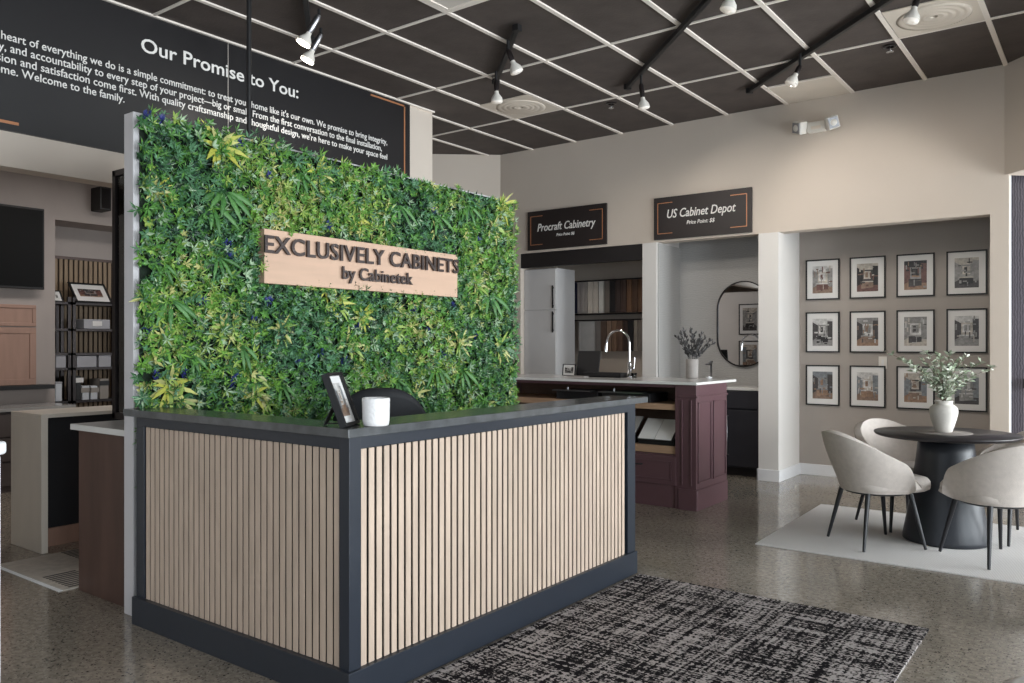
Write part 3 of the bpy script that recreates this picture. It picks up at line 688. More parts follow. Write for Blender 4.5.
# office chair behind the desk
cc = Vector((-3.215, 3.105, 0)); ang = YAW+.15
t = thing('office_chair', 'black office chair with rounded back behind the reception desk', 'office chair', cc, ang)
m = MB(); cols_ = 13
for side in (0, 1):
    pass
vs = []; fs = []
nu, nv = 16, 10
for j in range(nv+1):
    v = j/nv
    for i in range(nu+1):
        u = i/nu*2-1; hw = .25*(1-.25*(1-v)**2)
        zt = .66+.455*v*(1 if abs(u) < .01 else (1-(abs(u)**3.2)*.34*v))
        vs.append(Vector((u*hw, -.16-.05*v+.09*u*u*.9, zt)))
for j in range(nv):
    for i in range(nu): b = j*(nu+1)+i; fs.append((b, b+1, b+nu+2, b+nu+1))
m.add(vs, fs, 0, True); m.build('backrest', mat('black_mesh_fabric', (26, 27, 31), .7, var=.1, scale=40), t, local=True, solid=.045)
m = MB(); m.lathe([(0, .60), (.2, .60), (.245, .625), (.25, .65), (.235, .685), (.15, .70), (0, .70)], (0, .06, 0), 28, sx=1, sy=.95); m.build('seat', mat('black_mesh_fabric', (26, 27, 31), .7), t, local=True)
MB().tube([(0, .02, .60), (0, .02, .30)], .028).tube([(0, .02, .32), (0, .02, .10)], .04).build('gas_stem', black_m, t, local=True)
MB().box((-.03, -.24, .6), (.03, 0, .62)).box((-.03, -.235, .60), (.03, -.215, .85)).build('back_bracket', black_m, t, local=True)
for k in range(5):
    a = 2*PI*k/5; d = Vector((math.cos(a), math.sin(a), 0)); o_ = Vector((0, .02, 0))
    MB().tube([o_+d*.03+UP*.11, o_+d*.29+UP*.07], [.024, .016], 8).build('base_arm', black_m, t, local=True)
    s_ = Vector((-d.y, d.x, 0)); MB().tube([o_+d*.29+UP*.028-s_*.02, o_+d*.29+UP*.028+s_*.02], .028, 14).build('caster', black_m, t, local=True)

# ------------------------------------------------------------------ rugs
t = MB(); t.prism([(-2.225, .9), (-.70, .9), (-.70, 4.215), (-2.225, 4.215)], .0005, .011)
o = t.build('area_rug', rug_dark_mat(), bevel=.003); tag(o, 'black and white woven rug along the slatted front of the desk', 'rug')
m = MB(); m.prism([(-1.945, 5.335), (1.0, 5.335), (1.0, 7.0), (-1.985, 7.0)], .0005, .008)
rg = thing('pale_rug', 'pale cream ribbed rug under the round table', 'rug', (-.5, 6.2, 0)); m.build('rug_body', rug_pale, rg, bevel=.002)
for y in (5.338, 6.978): B((-1.94, y, .008), (1.0, y+.02, .0095)).build('border_stitch', rug_pale, rg)
rg = thing('small_rug', 'small taupe rug with dark stripes between the marble counter and brown cabinet', 'rug', (-5.0, 2.6, 0))
B((-5.46, 2.06, .0005), (-4.60, 3.6, .007)).build('rug_body', rug_small, rg)
for yb in (2.10, 2.42, 2.80, 3.15):
    m = MB()
    for i in range(22):
        xx = -5.44+i*.038
        if yb == 2.10 and xx < -4.98: continue
        if yb == 2.42 and xx > -4.70: continue
        m.box((xx, yb, .0072), (xx+.017, yb+.18, .0085))
    m.build('stripe_band', black_m, rg)
m = MB()
for i in range(50): m.box((-5.455+i*.0172, 2.035, .0006), (-5.448+i*.0172, 2.06, .004))
m.build('fringe', paper, rg)

# ------------------------------------------------------------------ round table
TC = Vector((-.93, 6.21, .0085))
t = thing('round_table', 'round black dining table on a flared pedestal', 'table', TC)
MB().lathe([(0, .718), (.425, .718), (.444, .726), (.452, .738), (.450, .744), (0, .744)], (0, 0, -.0085), 72).build('tabletop', table_m, t, local=True)
MB().lathe([(0, 0), (.262, 0), (.268, .004), (.268, .03), (.255, .10), (.230, .24), (.203, .42), (.180, .60), (.168, .7095), (0, .7095)], n=64).build('pedestal', table_b, t, local=True)
tp = .744
mm = MB().lathe([(0, .0003), (.175, .0003), (.18, .003), (.175, .005), (0, .005)], (TC.x-.015, TC.y-.02, tp), 56); tag(mm.build('placemat', mat_grey), 'round grey placemat under the vase on the black table', 'placemat')
vc = Vector((TC.x-.010, TC.y-.018, tp+.0052))
t = thing('flower_vase', 'cream ribbed ceramic vase on the round table', 'vase', vc)
prof = [(0, .001), (.056, .001), (.060, .006), (.072, .04), (.088, .09), (.099, .135), (.100, .155), (.094, .175), (.078, .190), (.062, .197), (.060, .204), (.064, .216), (.066, .222), (.062, .224), (.054, .214), (.050, .19), (.0, .18)]
MB().lathe([(a*.89, b*.97) for a, b in prof], n=48).build('vase_body', ceramic, t, local=True)
t2 = thing('leafy_branches', 'sage green leafy branches standing in the cream vase', 'plant', vc+Vector((0, 0, .185)))
r2 = random.Random(5)
stems = [(-.46, .42, .10), (-.40, .34, -.10), (-.28, .36, .12), (-.20, .42, -.06), (-.12, .36, .1), (-.04, .40, 0), (.04, .36, -.1), (.12, .40, .1), (.20, .38, 0), (.27, .30, .1), (.42, .30, -.05), (.34, .22, .12), (-.30, .22, -.14), (.14, .26, .16), (-.06, .28, -.16), (.05,.33,.15), (-.16,.3,.18), (.22,.34,-.14), (-.22,.26,.05), (.1,.2,-.18)]
for sx, h_, dp in stems:
    sx *= .80; h_ *= .88
    lp = Vector((0, 0, 0)); pts = []; tip = RT*sx+FW*dp+UP*h_; ctl = RT*sx*.15+FW*dp*.2+UP*h_*.65
    for j in range(9):
        q = j/8; pts.append(lp*(1-q)**2 + ctl*2*q*(1-q) + tip*q*q)
    pts = [Vector((RT.x*0, 0, -.12))+Vector((0, 0, 0))]+pts
    st = MB().tube(pts, [.0025]*4+[.002]*3+[.0012]*3, 5).build('stem', twig, t2, local=True)
    m = MB()
    for j in range(2, 9):
        p = pts[j+0] if j < len(pts) else pts[-1]; d0 = (pts[min(j+1, 9)]-pts[j-1]).normalized()
        for q in range(5 if j < 8 else 6):
            a = r2.uniform(0, 6.28); sd = Vector((math.cos(a), math.sin(a), r2.uniform(-.3, .6))); d = (d0*r2.uniform(.3, 1.0)+sd*.9).normalized()
            pp = p+(pts[min(j+1, 9)]-p)*r2.random(); L = r2.uniform(.032, .058)
            leaf(m, pp, d, Vector((r2.gauss(0, 1), r2.gauss(0, 1), 1.2)).normalized(), L, L*r2.uniform(.35, .5), 0 if r2.random() < .62 else 1, fold=.12, droop=.15)
    m.build('leaves', [olive_leaf, olive_pale], st, local=True)

# ------------------------------------------------------------------ barrel chairs
def make_barrel_chair(label):
    t = thing('barrel_chair', label, 'chair', (0, 0, 0), 0, 'oatmeal barrel chairs round the table')
    # shell: rows bottom->top, columns round the back from the left arm front to the right arm front
    cols = []; nb = 26
    for i in range(nb+1): cols.append(('b', PI*i/nb))
    plan = [(1, f) for f in (.25, .20, .13, .05)]     # straight arm part, y of the front
    def pt(side, yf, v):                    # arm part
        zt = top(yf); wid = .225+.065*v; return Vector((side*wid, yf, zb+(zt-zb)*v))
    zb = .365
    def top(y):
        z = .560+(.06-y)*(.755-.560)/.40
        if y > .02: z = zb+.02+(z-zb-.02)*max(0, 1-((y-.02)/.080)**2.6)**(1/2.4)
        return min(z, .757)
    path = []
    ys = [.0995, .098, .095, .088, .078, .062, .042, .02, .0]
    for y in ys: path.append((-1, y, None))
    for i in range(1, nb): path.append((0, None, PI*i/nb))
    for y in ys[::-1]: path.append((1, y, None))
    nv = 8; vs = []
    for j in range(nv+1):
        v = j/nv
        for s_, y, a in path:
            bul = math.sin(PI*min(1, v*.5+.0))*1.0
            if a is None:
                x = s_*(.215+.075*bul); yy = y-.012*(0 if y < .2 else v); zt = top(y)
            else:
                c_, sn = math.cos(a), math.sin(a); x = -c_*(.215+.075*bul)*(1 if True else 1); yy = -(abs(sn)**.9)*(.215+.135*bul*(.55+.45*v)); zt = top(yy if v > 0 else -(abs(sn)**.9)*.3)
                zt = top(-(abs(sn)**.9)*.345)
            vs.append(Vector((x, yy, zb+(zt-zb)*v)))
    n = len(path); fs = []
    for j in range(nv):
        for i in range(n-1): b = j*n+i; fs.append((b, b+1, b+n+1, b+n))
    m = MB(); m.add(vs, fs, 0, True)
    sh = m.build('shell', fabric, t, local=True)
    md = sh.modifiers.new('solid', 'SOLIDIFY'); md.thickness = .05; md.offset = 1 if False else -1
    md = sh.modifiers.new('bev', 'BEVEL'); md.width = .018; md.segments = 3; md.limit_method = 'ANGLE'; md.angle_limit = math.radians(60)
    # seat cushion
    s_ = MB()
    def ring(k, z):
        out = []
        for i in range(40):
            a = 2*PI*i/40; c_, sn = math.cos(a), math.sin(a); ex = .62
            x = math.copysign(abs(c_)**ex, c_)*.235*k; y = math.copysign(abs(sn)**ex, sn)*.27*k+.065
            if y > .1: x *= 1-.12*(y-.1)/.25
            out.append(Vector((x, y, z)))
        return out
    rings = [ring(.90, .372), ring(.985, .385), ring(1.0, .41), ring(.99, .435), ring(.93, .455), ring(.75, .463), ring(.3, .466)]
    vs = [v for r in rings for v in r]; fs = []
    for j in range(len(rings)-1):
        for i in range(40): fs.append((j*40+i, j*40+(i+1) % 40, (j+1)*40+(i+1) % 40, (j+1)*40+i))
    fs.append(list(range(40))[::-1]); fs.append([(len(rings)-1)*40+i for i in range(40)])
    s_.add(vs, fs, 0, True); s_.build('seat', fabric, t, local=True)
    MB().lathe([(0, .350), (.19, .350), (.21, .364), (.20, .373), (0, .373)], n=36).build('underframe', leg_blk, t, local=True)
    for sx in (-1, 1):
        for sy in (-1, 1):
            MB().tube([(sx*.155, sy*.15+.0, .362), (sx*.218, sy*.218, .002)], [.017, .0095], 12).build('leg', leg_blk, t, local=True)
    return t
chair = make_barrel_chair('oatmeal barrel chair at the left front of the round table, fully seen from its side')
spots = [((-1.297, 5.83), -PI/4, None), ((-1.28, 6.52), -3*PI/4, 'oatmeal barrel chair behind the round table on the left, partly hidden'),
         ((-.60, 5.84), PI/4, 'oatmeal barrel chair at the right front of the round table, cut by the photo edge'),
         ((-.565, 6.56), 3*PI/4, 'oatmeal barrel chair behind the table at the right edge, mostly hidden')]
for (x, y), rz, lb in spots:
    o = chair if lb is None else copy_tree(chair)
    o.location = (x, y, .0082); o.rotation_euler = (0, 0, rz)
    if lb: o['label'] = lb

# ------------------------------------------------------------------ plum island
IX0, IX1, IY0, IY1 = -4.95, -2.715, 6.12, 6.76; IZ = 1.022
t = thing('kitchen_island', 'plum painted kitchen island with open shelves and white counter', 'kitchen island', (-3.8, 6.4, 0))
b = MB()
b.box((IX1-.03, IY0+.06, 0), (IX1, IY1-.03, IZ)); b.box((IX0, IY0, 0), (IX0+.05, IY1-.03, IZ)); b.box((IX0, IY1-.03, 0), (IX1, IY1, IZ))
b.box((-2.90, IY0, 0), (IX1, IY0+.06, IZ)); b.box((-2.90, IY0+.06, 0), (-2.87, IY1-.03, IZ))
b.box((IX0, IY0+.012, .0), (-2.865, IY0+.03, .44)); b.box((IX0, IY0+.01, .995), (-2.865, IY0+.04, IZ))
b.build('carcass', maroon, t, bevel=.002)
tr = MB()
tr.box((-2.868, IY0-.012, .915), (IX1+.012, IY0, .93)); tr.box((IX1, IY0, .915), (IX1+.012, IY1, .93))
tr.box((-2.868, IY0-.010, 0), (IX1+.010, IY0, .17)); tr.box((IX1, IY0, 0), (IX1+.010, IY1, .17))
for x in (-2.845, -2.765): tr.box((x, IY0-.010, .20), (x+.014, IY0, .895))
tr.build('moulding', maroon, t, bevel=.003)
pn = MB()
for y0, y1 in ((6.15, 6.42), (6.46, 6.73)):
    for a0, a1 in ((y0, y0+.012), (y1-.012, y1)): pn.box((IX1, a0, .22), (IX1+.009, a1, .88))
    for z in (.22, .868): pn.box((IX1, y0, z), (IX1+.009, y1, z+.012))
pn.build('side_panel_moulding', maroon, t, bevel=.002)
for z0, z1 in ((.807, .857), (.444, .507)): B((IX0+.05, IY0+.02, z0), (-2.90, IY1-.03, z1)).build('shelf', shelf_wood, t, bevel=.002)
B((IX0+.05, IY1-.05, .5), (-2.90, IY1-.03, .995)).build('back_panel', maroon_in, t)
dr = B((-3.62, IY0-.008, .19), (-2.89, IY0+.012, .425)).build('drawer', maroon, t, bevel=.003)
q = MB()
for a0, b0, a1, b1 in ((-3.57, .23, -2.93, .24), (-3.57, .375, -2.93, .385), (-3.57, .23, -3.56, .385), (-2.94, .23, -2.93, .385)): q.box((a0, IY0-.014, b0), (a1, IY0-.008, b1))
q.build('bead', maroon, dr, bevel=.001)
MB().tube([(-3.30, IY0-.008, .345), (-3.30, IY0-.03, .345), (-3.20, IY0-.03, .345), (-3.20, IY0-.008, .345)], .006, 8).build('handle', black_m, dr)
B((IX0-.02, IY0-.035, IZ), (IX1+.02, 6.93, IZ+.022)).build('countertop', quartz, t, bevel=.003)
IT = IZ+.022
# things on the island shelves
t = thing('display_tray', 'black display stand with white brochures on the lower island shelf', 'display stand', (-3.05, 6.3, .507))
B((-3.26, 6.16, .508), (-2.93, 6.4, .56)).build('stand', black_m, t)
M_ = Matrix.Translation((-3.10, 6.24, .63)) @ Matrix.Rotation(math.radians(40), 4, 'X')
t.children[0]
MB().box((-.165, -.13, -.008), (.165, .13, 0), 0, M_).build('ledge', black_m, t)
for k in range(2):
    MB().box((-.155+.155*k, -.12, .001), (-.005+.155*k, .12, .006), 0, M_).build('brochure', paper, t)
t = thing('display_tray', 'black display stand with a pale sheet beside the brochures, partly behind the desk', 'display stand', (-3.45, 6.3, .507))
B((-3.62, 6.16, .508), (-3.30, 6.4, .56)).build('stand', black_m, t)
M_ = Matrix.Translation((-3.46, 6.26, .64)) @ Matrix.Rotation(math.radians(40), 4, 'X')
MB().box((-.155, -.13, -.008), (.155, .13, 0), 0, M_).build('ledge', black_m, t); MB().box((-.15, -.12, .001), (.15, .12, .006), 0, M_).build('brochure', quartz_g, t)
for xa, xb, lb in ((-4.1, -3.66, 'black tray with steel rim on the upper island shelf, left one'), (-3.62, -3.15, 'black tray with steel rim on the upper island shelf, right one')):
    t = thing('sample_tray', lb, 'tray', (xa, 6.3, .857), 0, 'black trays on the island shelf')
    B((xa, 6.16, .858), (xb, 6.5, .935)).build('tray_body', black_m, t, bevel=.004)
    MB().box((xa+.02, 6.15, .937), (xb-.02, 6.06, .945)).tube([(xa+.1, 6.2, .936), (xa+.1, 6.2, .965)], .01, 10).build('steel_rim', steel, t)
# things on the island top
fx = on(638, 376, 'z', IT); fx = Vector((fx.x, 6.72, IT))
fx.x = on(629.5, 376, 'y', 6.72).x
t = thing('kitchen_faucet', 'chrome gooseneck faucet on the island counter', 'faucet', fx)
MB().lathe([(0, 0), (.028, 0), (.028, .01), (.021, .02), (.021, .13), (.016, .15), (.0, .15)], n=24).build('faucet_body', chrome, t, local=True)
sp = MB(); R0 = .122; pts = [(0, 0, .14), (0, 0, .22), (0, 0, .32)]
for i in range(1, 13): a = PI*i/12; pts.append((-R0+R0*math.cos(a), 0, .32+R0*math.sin(a)*1.0))
pts += [(-2*R0-.006, 0, .29), (-2*R0-.012, 0, .24)]
sp.tube(pts, [.011]*(len(pts)-3)+[.012, .015, .017], 14); sp.build('spout', chrome, t, local=True)
MB().tube([(0, 0, .085), (.045, 0, .085)], .012, 12).tube([(.045, 0, .085), (.052, 0, .14), (.054, 0, .19)], [.008, .006, .005], 10).build('handle', chrome, t, local=True)
x0 = on(588, 375, 'y', 6.66).x; x1 = on(625.5, 375, 'y', 6.66).x
t = thing('sink_tray', 'long black sink sample lying at the foot of the faucet', 'sink', ((x0+x1)/2, 6.66, IT))
MB().box((x0, 6.56, IT+.001), (x1, 6.69, IT+.012)).box((x0, 6.56, IT), (x1, 6.57, IT+.045)).box((x0, 6.68, IT), (x1, 6.69, IT+.045)).box((x0, 6.56, IT), (x0+.01, 6.69, IT+.045)).box((x1-.01, 6.56, IT), (x1, 6.69, IT+.045)).build('basin', black_m, t, bevel=.002)
MB().lathe([(0, .0125), (.03, .0125), (.03, .015), (0, .015)], ((x0+x1)/2, 6.62, IT), 20).build('drain', steel, t)
x0 = on(576, 372, 'y', 6.8).x; x1 = on(598, 372, 'y', 6.8).x
M_ = Matrix.Translation(((x0+x1)/2, 6.80, IT+.001)) @ Matrix.Rotation(math.radians(-10), 4, 'X')
t = thing('black_sample_board', 'black square sample board leaning upright on the island counter', 'sample board', ((x0+x1)/2, 6.8, IT)); hw = (x1-x0)/2
MB().box((-hw, 0, .002), (hw, .012, .25), 0, M_).build('board', black_m, t, bevel=.002); MB().box((-.02, .012, .0), (.02, .05, .12), 0, M_).build('prop', black_m, t)
for px0, px1, hh, lb, kd, yy in ((563.5, 576, .115, 'tiny white-framed photo standing on the island counter', 4, 6.74),):
    x0 = on(px0, 370, 'y', yy).x; x1 = on(px1, 370, 'y', yy).x; cx = (x0+x1)/2
    framed('photo_frame', lb, lambda u, v, n, cx=cx, yy=yy, hh=hh: Vector((cx+u, yy-n+.12*v, IT+hh/2+v*.99+.001)), x1-x0, hh, .006, .018, kd, 'photo frame', base=(cx, yy, IT))
B((on(571, 0, 'y', 6.55).x, 6.48, IT+.0005), (on(588, 0, 'y', 6.55).x, 6.60, IT+.010)).build('x', stoneware).name = 'sample_chip'
tag(bpy.data.objects['sample_chip'], 'flat grey sample chip lying in front of the tiny photo', 'sample chip')
jx = on(634, 374, 'y', 6.66).x
t = thing('glass_tumbler', 'small clear tumbler beside the faucet base', 'glass', (jx, 6.66, IT)); MB().lathe([(.022, 0), (.027, .045), (.025, .045), (.02, .004), (0, .004)], n=24).build('tumbler_body', glass, t, local=True); MB().lathe([(0, .004), (.018, .004), (.018, .012), (0, .012)], n=20).build('base', chrome, t, local=True)
vx = on(692, 370, 'y', 6.86).x
t = thing('stoneware_vase', 'grey stoneware vase on the right end of the island counter', 'vase', (vx, 6.86, IT))
MB().lathe([(0, .001), (.052, .001), (.055, .006), (.056, .11), (.057, .175), (.053, .177), (.05, .17), (.048, .02), (0, .02)], n=36).build('vase_body', stoneware, t, local=True)
t2 = thing('dried_eucalyptus', 'dark dried leafy stems in the grey stoneware vase', 'dried plant', (vx, 6.86, IT+.03))
r3 = random.Random(8)
for sx, h_, dp in ((-.12, .25, .03), (-.10, .29, -.05), (-.05, .31, .06), (-.01, .32, -.04), (.03, .28, .05), (.07, .27, -.03), (.11, .24, .04), (.15, .22, 0), (.18, .19, .05), (-.07, .22, .09), (.05, .22, -.08)):
    tip = RT*sx*1.15+FW*dp+UP*(h_+.10); ctl = RT*sx*.12+UP*.19; pts = [ctl*2*q*(1-q)+tip*q*q for q in [j/7 for j in range(8)]]
    st = MB().tube(pts, .0025, 5).build('stem', dried, t2, local=True); m = MB()
    for j in range(4, 8):
        for q in range(6):
            a = r3.uniform(0, 6.28); d = ((pts[j]-pts[j-1]).normalized()*.9+Vector((math.cos(a), math.sin(a), .3))*.7).normalized(); leaf(m, pts[j]-(pts[j]-pts[j-1])*r3.random(), d, Vector((r3.gauss(0, 1), r3.gauss(0, 1), 1)), .042, .02, 0)
    m.build('leaves', dried, st, local=True)
dx_ = on(709, 376, 'y', 6.9).x
t = thing('small_bottle', 'tiny white dish beside the stoneware vase', 'dish', (dx_, 6.9, IT)); MB().lathe([(0, .001), (.02, .001), (.03, .014), (.028, .016), (.018, .005), (0, .005)], n=24).build('dish_body', trim_m, t, local=True); t.name = 'small_dish'; MB().lathe([(0, .006), (.01, .006), (.008, .02), (0, .024)], n=16).build('knob', trim_m, t, local=True)

# ------------------------------------------------------------------ vanity alcove
t = thing('vanity_cabinet', 'dark vanity cabinet with pale counter in the mirror alcove', 'cabinet', (-3.4, 8.2, 0))
B((-3.945, 8.02, .09), (-2.855, 8.47, .885)).build('carcass', mat('charcoal_paint', (46, 46, 52), .45), t)
B((-3.945, 8.07, 0), (-2.855, 8.47, .09)).build('toe_kick', black_m, t)
B((-3.95, 7.99, .885), (-2.853, 8.475, .915)).build('countertop', quartz, t, bevel=.003)
for xa, xb, hx in ((-3.93, -3.42, -3.46), (-3.40, -2.87, -3.20)):
    d_ = B((xa, 8.0, .11), (xb, 8.019, .68)).build('door', mat('charcoal_paint', (46, 46, 52), .45), t, bevel=.002)
    MB().tube([(hx, 8.0, .62), (hx, 7.975, .62), (hx, 7.975, .22), (hx, 8.0, .22)], .006, 8).build('handle', steel, d_)
    B((xa, 8.0, .70), (xb, 8.019, .875)).build('drawer', mat('charcoal_paint', (46, 46, 52), .45), t, bevel=.002)
vx = on(711, 370, 'y', 8.3).x
t = thing('vanity_faucet', 'slim tall steel faucet under the round-ended mirror', 'faucet', (vx, 8.3, .915))
MB().lathe([(0, 0), (.022, 0), (.022, .008), (.012, .015), (.012, .24), (0, .24)], n=20).build('faucet_body', steel, t, local=True); MB().tube([(0, 0, .235), (0, -.13, .225)], [.012, .010], 12).build('spout', steel, t, local=True); MB().lathe([(0, .24), (.02, .24), (.02, .262), (0, .264)], n=20).build('handle', steel, t, local=True)
x0 = on(717, 320, 'y', 8.46).x; zt = on(741, 281, 'y', 8.46).z; zb = on(741, 367, 'y', 8.46).z; R_ = .30; cx = x0+R_
def stadium(r, zt, zb, n=24):
    return [(cx+r*math.cos(PI*i/n), (zt-R_)+r*math.sin(PI*i/n)) for i in range(n+1)]+[(cx-r*math.cos(PI*i/n), (zb+R_)-r*math.sin(PI*i/n)) for i in range(n+1)]
t = thing('wall_mirror', 'tall round-ended mirror with thin dark frame in the alcove', 'mirror', (cx, 8.48, zb))
P1 = stadium(R_-.012, zt, zb); m = MB(); m.add([(x, 8.462, z) for x, z in P1]+[(x, 8.478, z) for x, z in P1], [list(range(len(P1)))]+[list(range(len(P1), 2*len(P1)))[::-1]]); m.build('mirror_glass', mirror_m, t)
P2 = stadium(R_, zt, zb); n = len(P1); m = MB(); vs = [(x, 8.450, z) for x, z in P1]+[(x, 8.450, z) for x, z in P2]+[(x, 8.479, z) for x, z in P2]+[(x, 8.470, z) for x, z in P1]
m.add(vs, [((i+1) % n+a*n, i+a*n, i+((a+1) % 4)*n, (i+1) % n+((a+1) % 4)*n) for a in range(4) for i in range(n)]); m.build('frame', metal_dk, t)

# ------------------------------------------------------------------ sample alcove
o = B((-5.80, YW+.002, 2.285), (-4.14, YW+.06, 2.458)).build('valance', mat('black_brown_valance', (26, 22, 24), .5), None, bevel=.002); tag(o, 'black valance board across the top of the sample alcove', 'valance')
t = thing('tall_cabinet', 'tall pale cabinet with black bar handles beside the leafy wall', 'cabinet', (-5.56, 8.35, 0))
B((-5.795, 8.02, 0), (-5.33, 8.42, 2.27)).build('carcass', cab_white, t, bevel=.002)
for z0, z1, h0, h1 in ((1.775, 2.262, 1.79, 2.06), (.12, 1.765, 1.50, 1.75)):
    d_ = B((-5.795, 8.0, z0), (-5.335, 8.019, z1)).build('door', cab_white, t, bevel=.002)
    MB().box((-5.372, 7.972, h0), (-5.357, 7.985, h1)).box((-5.370, 7.985, h0+.02), (-5.359, 8.0, h0+.035)).box((-5.370, 7.985, h1-.035), (-5.359, 8.0, h1-.02)).build('handle', black_m, d_)
def samp(xa, xb, zb, zt, y, m_, lb, grp, ang=.35):
    w_ = xb-xa; t = thing('door_sample', lb, 'door sample', ((xa+xb)/2, y, zb), 0, grp)
    M_ = Matrix.Translation((xa, y, 0)) @ Matrix.Rotation(-ang*0, 4, 'Z')
    MB().box((0, 0, zb), (w_, .018, zt), 0, M_).build('panel', m_, t, bevel=.0015)
    q = MB()
    e = min(.018, w_*.28)
    for a0, b0, a1, b1 in ((0, zb, w_, zb+e), (0, zt-e, w_, zt), (0, zb+e, e, zt-e), (w_-e, zb+e, w_, zt-e)): q.box((a0, -.006, b0), (a1, 0, b1), 0, M_)
    q.build('rail', m_, t, bevel=.001)
def cm_(n, c): return mat(n, c, .45, var=.08, scale=8)
topc = [(566, 573, 'dark grey', (66, 62, 68)), (573, 577.5, 'navy blue', (38, 42, 66)), (577.5, 582.5, 'silver grey', (160, 152, 148)), (582.5, 587.5, 'pale grey', (168, 160, 154)), (588, 593, 'ivory', (212, 202, 190)), (593.5, 598.5, 'cream', (206, 196, 184)), (599, 604, 'white', (224, 220, 214)),
        (604.5, 610, 'taupe', (130, 120, 112)), (610, 615.5, 'black', (22, 18, 20)), (615.5, 621, 'espresso', (72, 56, 52)), (621, 626.5, 'dark brown', (88, 68, 60)), (627, 632, 'chestnut', (128, 94, 70)), (632.5, 638, 'walnut', (98, 72, 56)), (638.5, 645, 'oak', (118, 86, 64))]
for a, b_, n, c in topc:
    xa = on(a, 300, 'y', 8.6).x; xb = on(b_, 300, 'y', 8.6).x; xb = min(xb, -4.145)
    samp(xa, xb-.004, 1.745, 2.135, 8.6, cm_(n.replace(' ', '_')+'_sample', c), n+' cabinet door sample in the upper hanging row', 'door samples in the upper row')
botc = [(579, 595, 'pale grey wide', (176, 174, 172)), (595.5, 601, 'grey', (120, 114, 110)), (601, 606.5, 'umber', (92, 72, 60)), (607, 611.5, 'tan', (142, 118, 100)), (612, 617, 'beech', (132, 104, 84)), (617.5, 623, 'cocoa', (110, 84, 70)), (623.5, 628, 'deep brown', (70, 52, 46)), (628, 633.5, 'jet black', (24, 22, 26)), (634, 638, 'light taupe', (160, 150, 140)), (638.5, 645, 'mushroom', (140, 130, 122))]
for a, b_, n, c in botc:
    xa = on(a, 300, 'y', 8.6).x; xb = min(on(b_, 300, 'y', 8.6).x, -4.145)
    samp(xa, xb-.004, 1.275, 1.645, 8.6, cm_(n.replace(' ', '_')+'_sample', c), n+' cabinet door sample in the lower hanging row', 'door samples in the lower row')
for z, lb in ((1.725, 'dark rail under the upper row of door samples'), (2.139, 'dark rail along the top of the upper door samples'), (1.65, 'dark rail along the top of the lower door samples')):
    o = MB().box((-5.56, 8.59, z), (-4.145, 8.75, z+.014)).build('sample_rail', metal_dk); tag(o, lb, 'rail', 'rails holding the door samples')
x0 = on(598, 356, 'y', 8.75).x
o = MB().box((x0, 8.735, 1.17), (x0+.06, 8.749, 1.28)).box((x0+.015, 8.729, 1.2), (x0+.045, 8.735, 1.25)).build('outlet_plate', plastic_w, bevel=.002); tag(o, 'white outlet plate behind the faucet under the door samples', 'outlet')
t = thing('base_cabinet', 'low pale cabinet behind the island under the door samples', 'cabinet', (-4.75, 8.45, 0))
B((-5.32, 8.15, 0), (-4.15, 8.74, .88)).build('carcass', cab_white, t); B((-5.325, 8.12, .88), (-4.145, 8.745, .915)).build('countertop', quartz, t, bevel=.002)

# ------------------------------------------------------------------ right edge
t = thing('wood_panel_cabinet', 'dark grained wood panel standing at the right edge beside the white jamb', 'cabinet panel', (-.55, 8.2, 0))
B((-.712, 8.10, 0), (-.62, 8.4, 3.0)).build('upright', dark_oak, t); B((-.62, 8.16, 1.06), (0.2, 8.4, 3.0)).build('upper_panel', dark_oak, t); B((-.62, 8.10, .0), (.2, 8.4, .98)).build('lower_panel', cab_white, t); B((-.625, 8.06, .98), (.2, 8.4, 1.06)).build('ledge', black_m, t)

# ------------------------------------------------------------------ left side
t = thing('marble_counter', 'beige marble waterfall counter with black recessed base', 'counter', (-5.75, 3.5, 0))
B((-5.985, 2.34, 0), (-5.527, 2.38, .873)).build('waterfall_side', marble, t, bevel=.002)
B((-5.985, 2.34, .873), (-5.527, 5.2, .898)).build('countertop', marble, t, bevel=.002)
B((-5.98, 2.385, .12), (-5.72, 5.15, .872)).build('cabinet_body', mat('blue_black_panel', (26, 28, 34), .5), t); B((-5.98, 2.40, 0), (-5.70, 5.15, .12)).build('plinth', pink_door, t)
t = thing('brown_cabinet', 'dark walnut cabinet with white counter beside the end of the leafy wall', 'cabinet', (-4.28, 2.4, 0))
B((-4.555, 2.12, 0), (-3.99, 2.72, .88)).build('side_panel', brown_panel, t, bevel=.002); B((-4.60, 2.095, .88), (-3.985, 2.76, .912)).build('countertop', quartz, t, bevel=.003)
# glass display hutch on the brown cabinet
hx = on(112, 300, 'y', 2.40).x; hz = on(112, 171, 'y', 2.40).z
t = thing('glass_hutch', 'tall dark metal framed glass hutch standing on the walnut cabinet', 'display cabinet', (-4.35, 2.55, .912))
f = MB(); w0 = .035
for x in (hx, -3.995-w0):
    for y in (2.40, 2.70-w0): f.box((x, y, .9125), (x+w0, y+w0, hz))
for z in (.9125, hz-w0):
    f.box((hx, 2.40, z), (-3.995, 2.40+w0, z+w0)); f.box((hx, 2.70-w0, z), (-3.995, 2.70, z+w0)); f.box((hx, 2.40, z), (hx+w0, 2.70, z+w0)); f.box((-3.995-w0, 2.4, z), (-3.995, 2.7, z+w0))
f.build('frame', metal_dk, t, bevel=.002)
for zz in (on(118, 296, 'y', 2.4).z, 1.3): B((hx+.01, 2.42, zz-.012), (-4.0, 2.69, zz+.012)).build('shelf', metal_dk, t)
B((hx+w0, 2.412, .95), (-3.995-w0, 2.416, hz-w0)).build('glass_pane', glass, t)
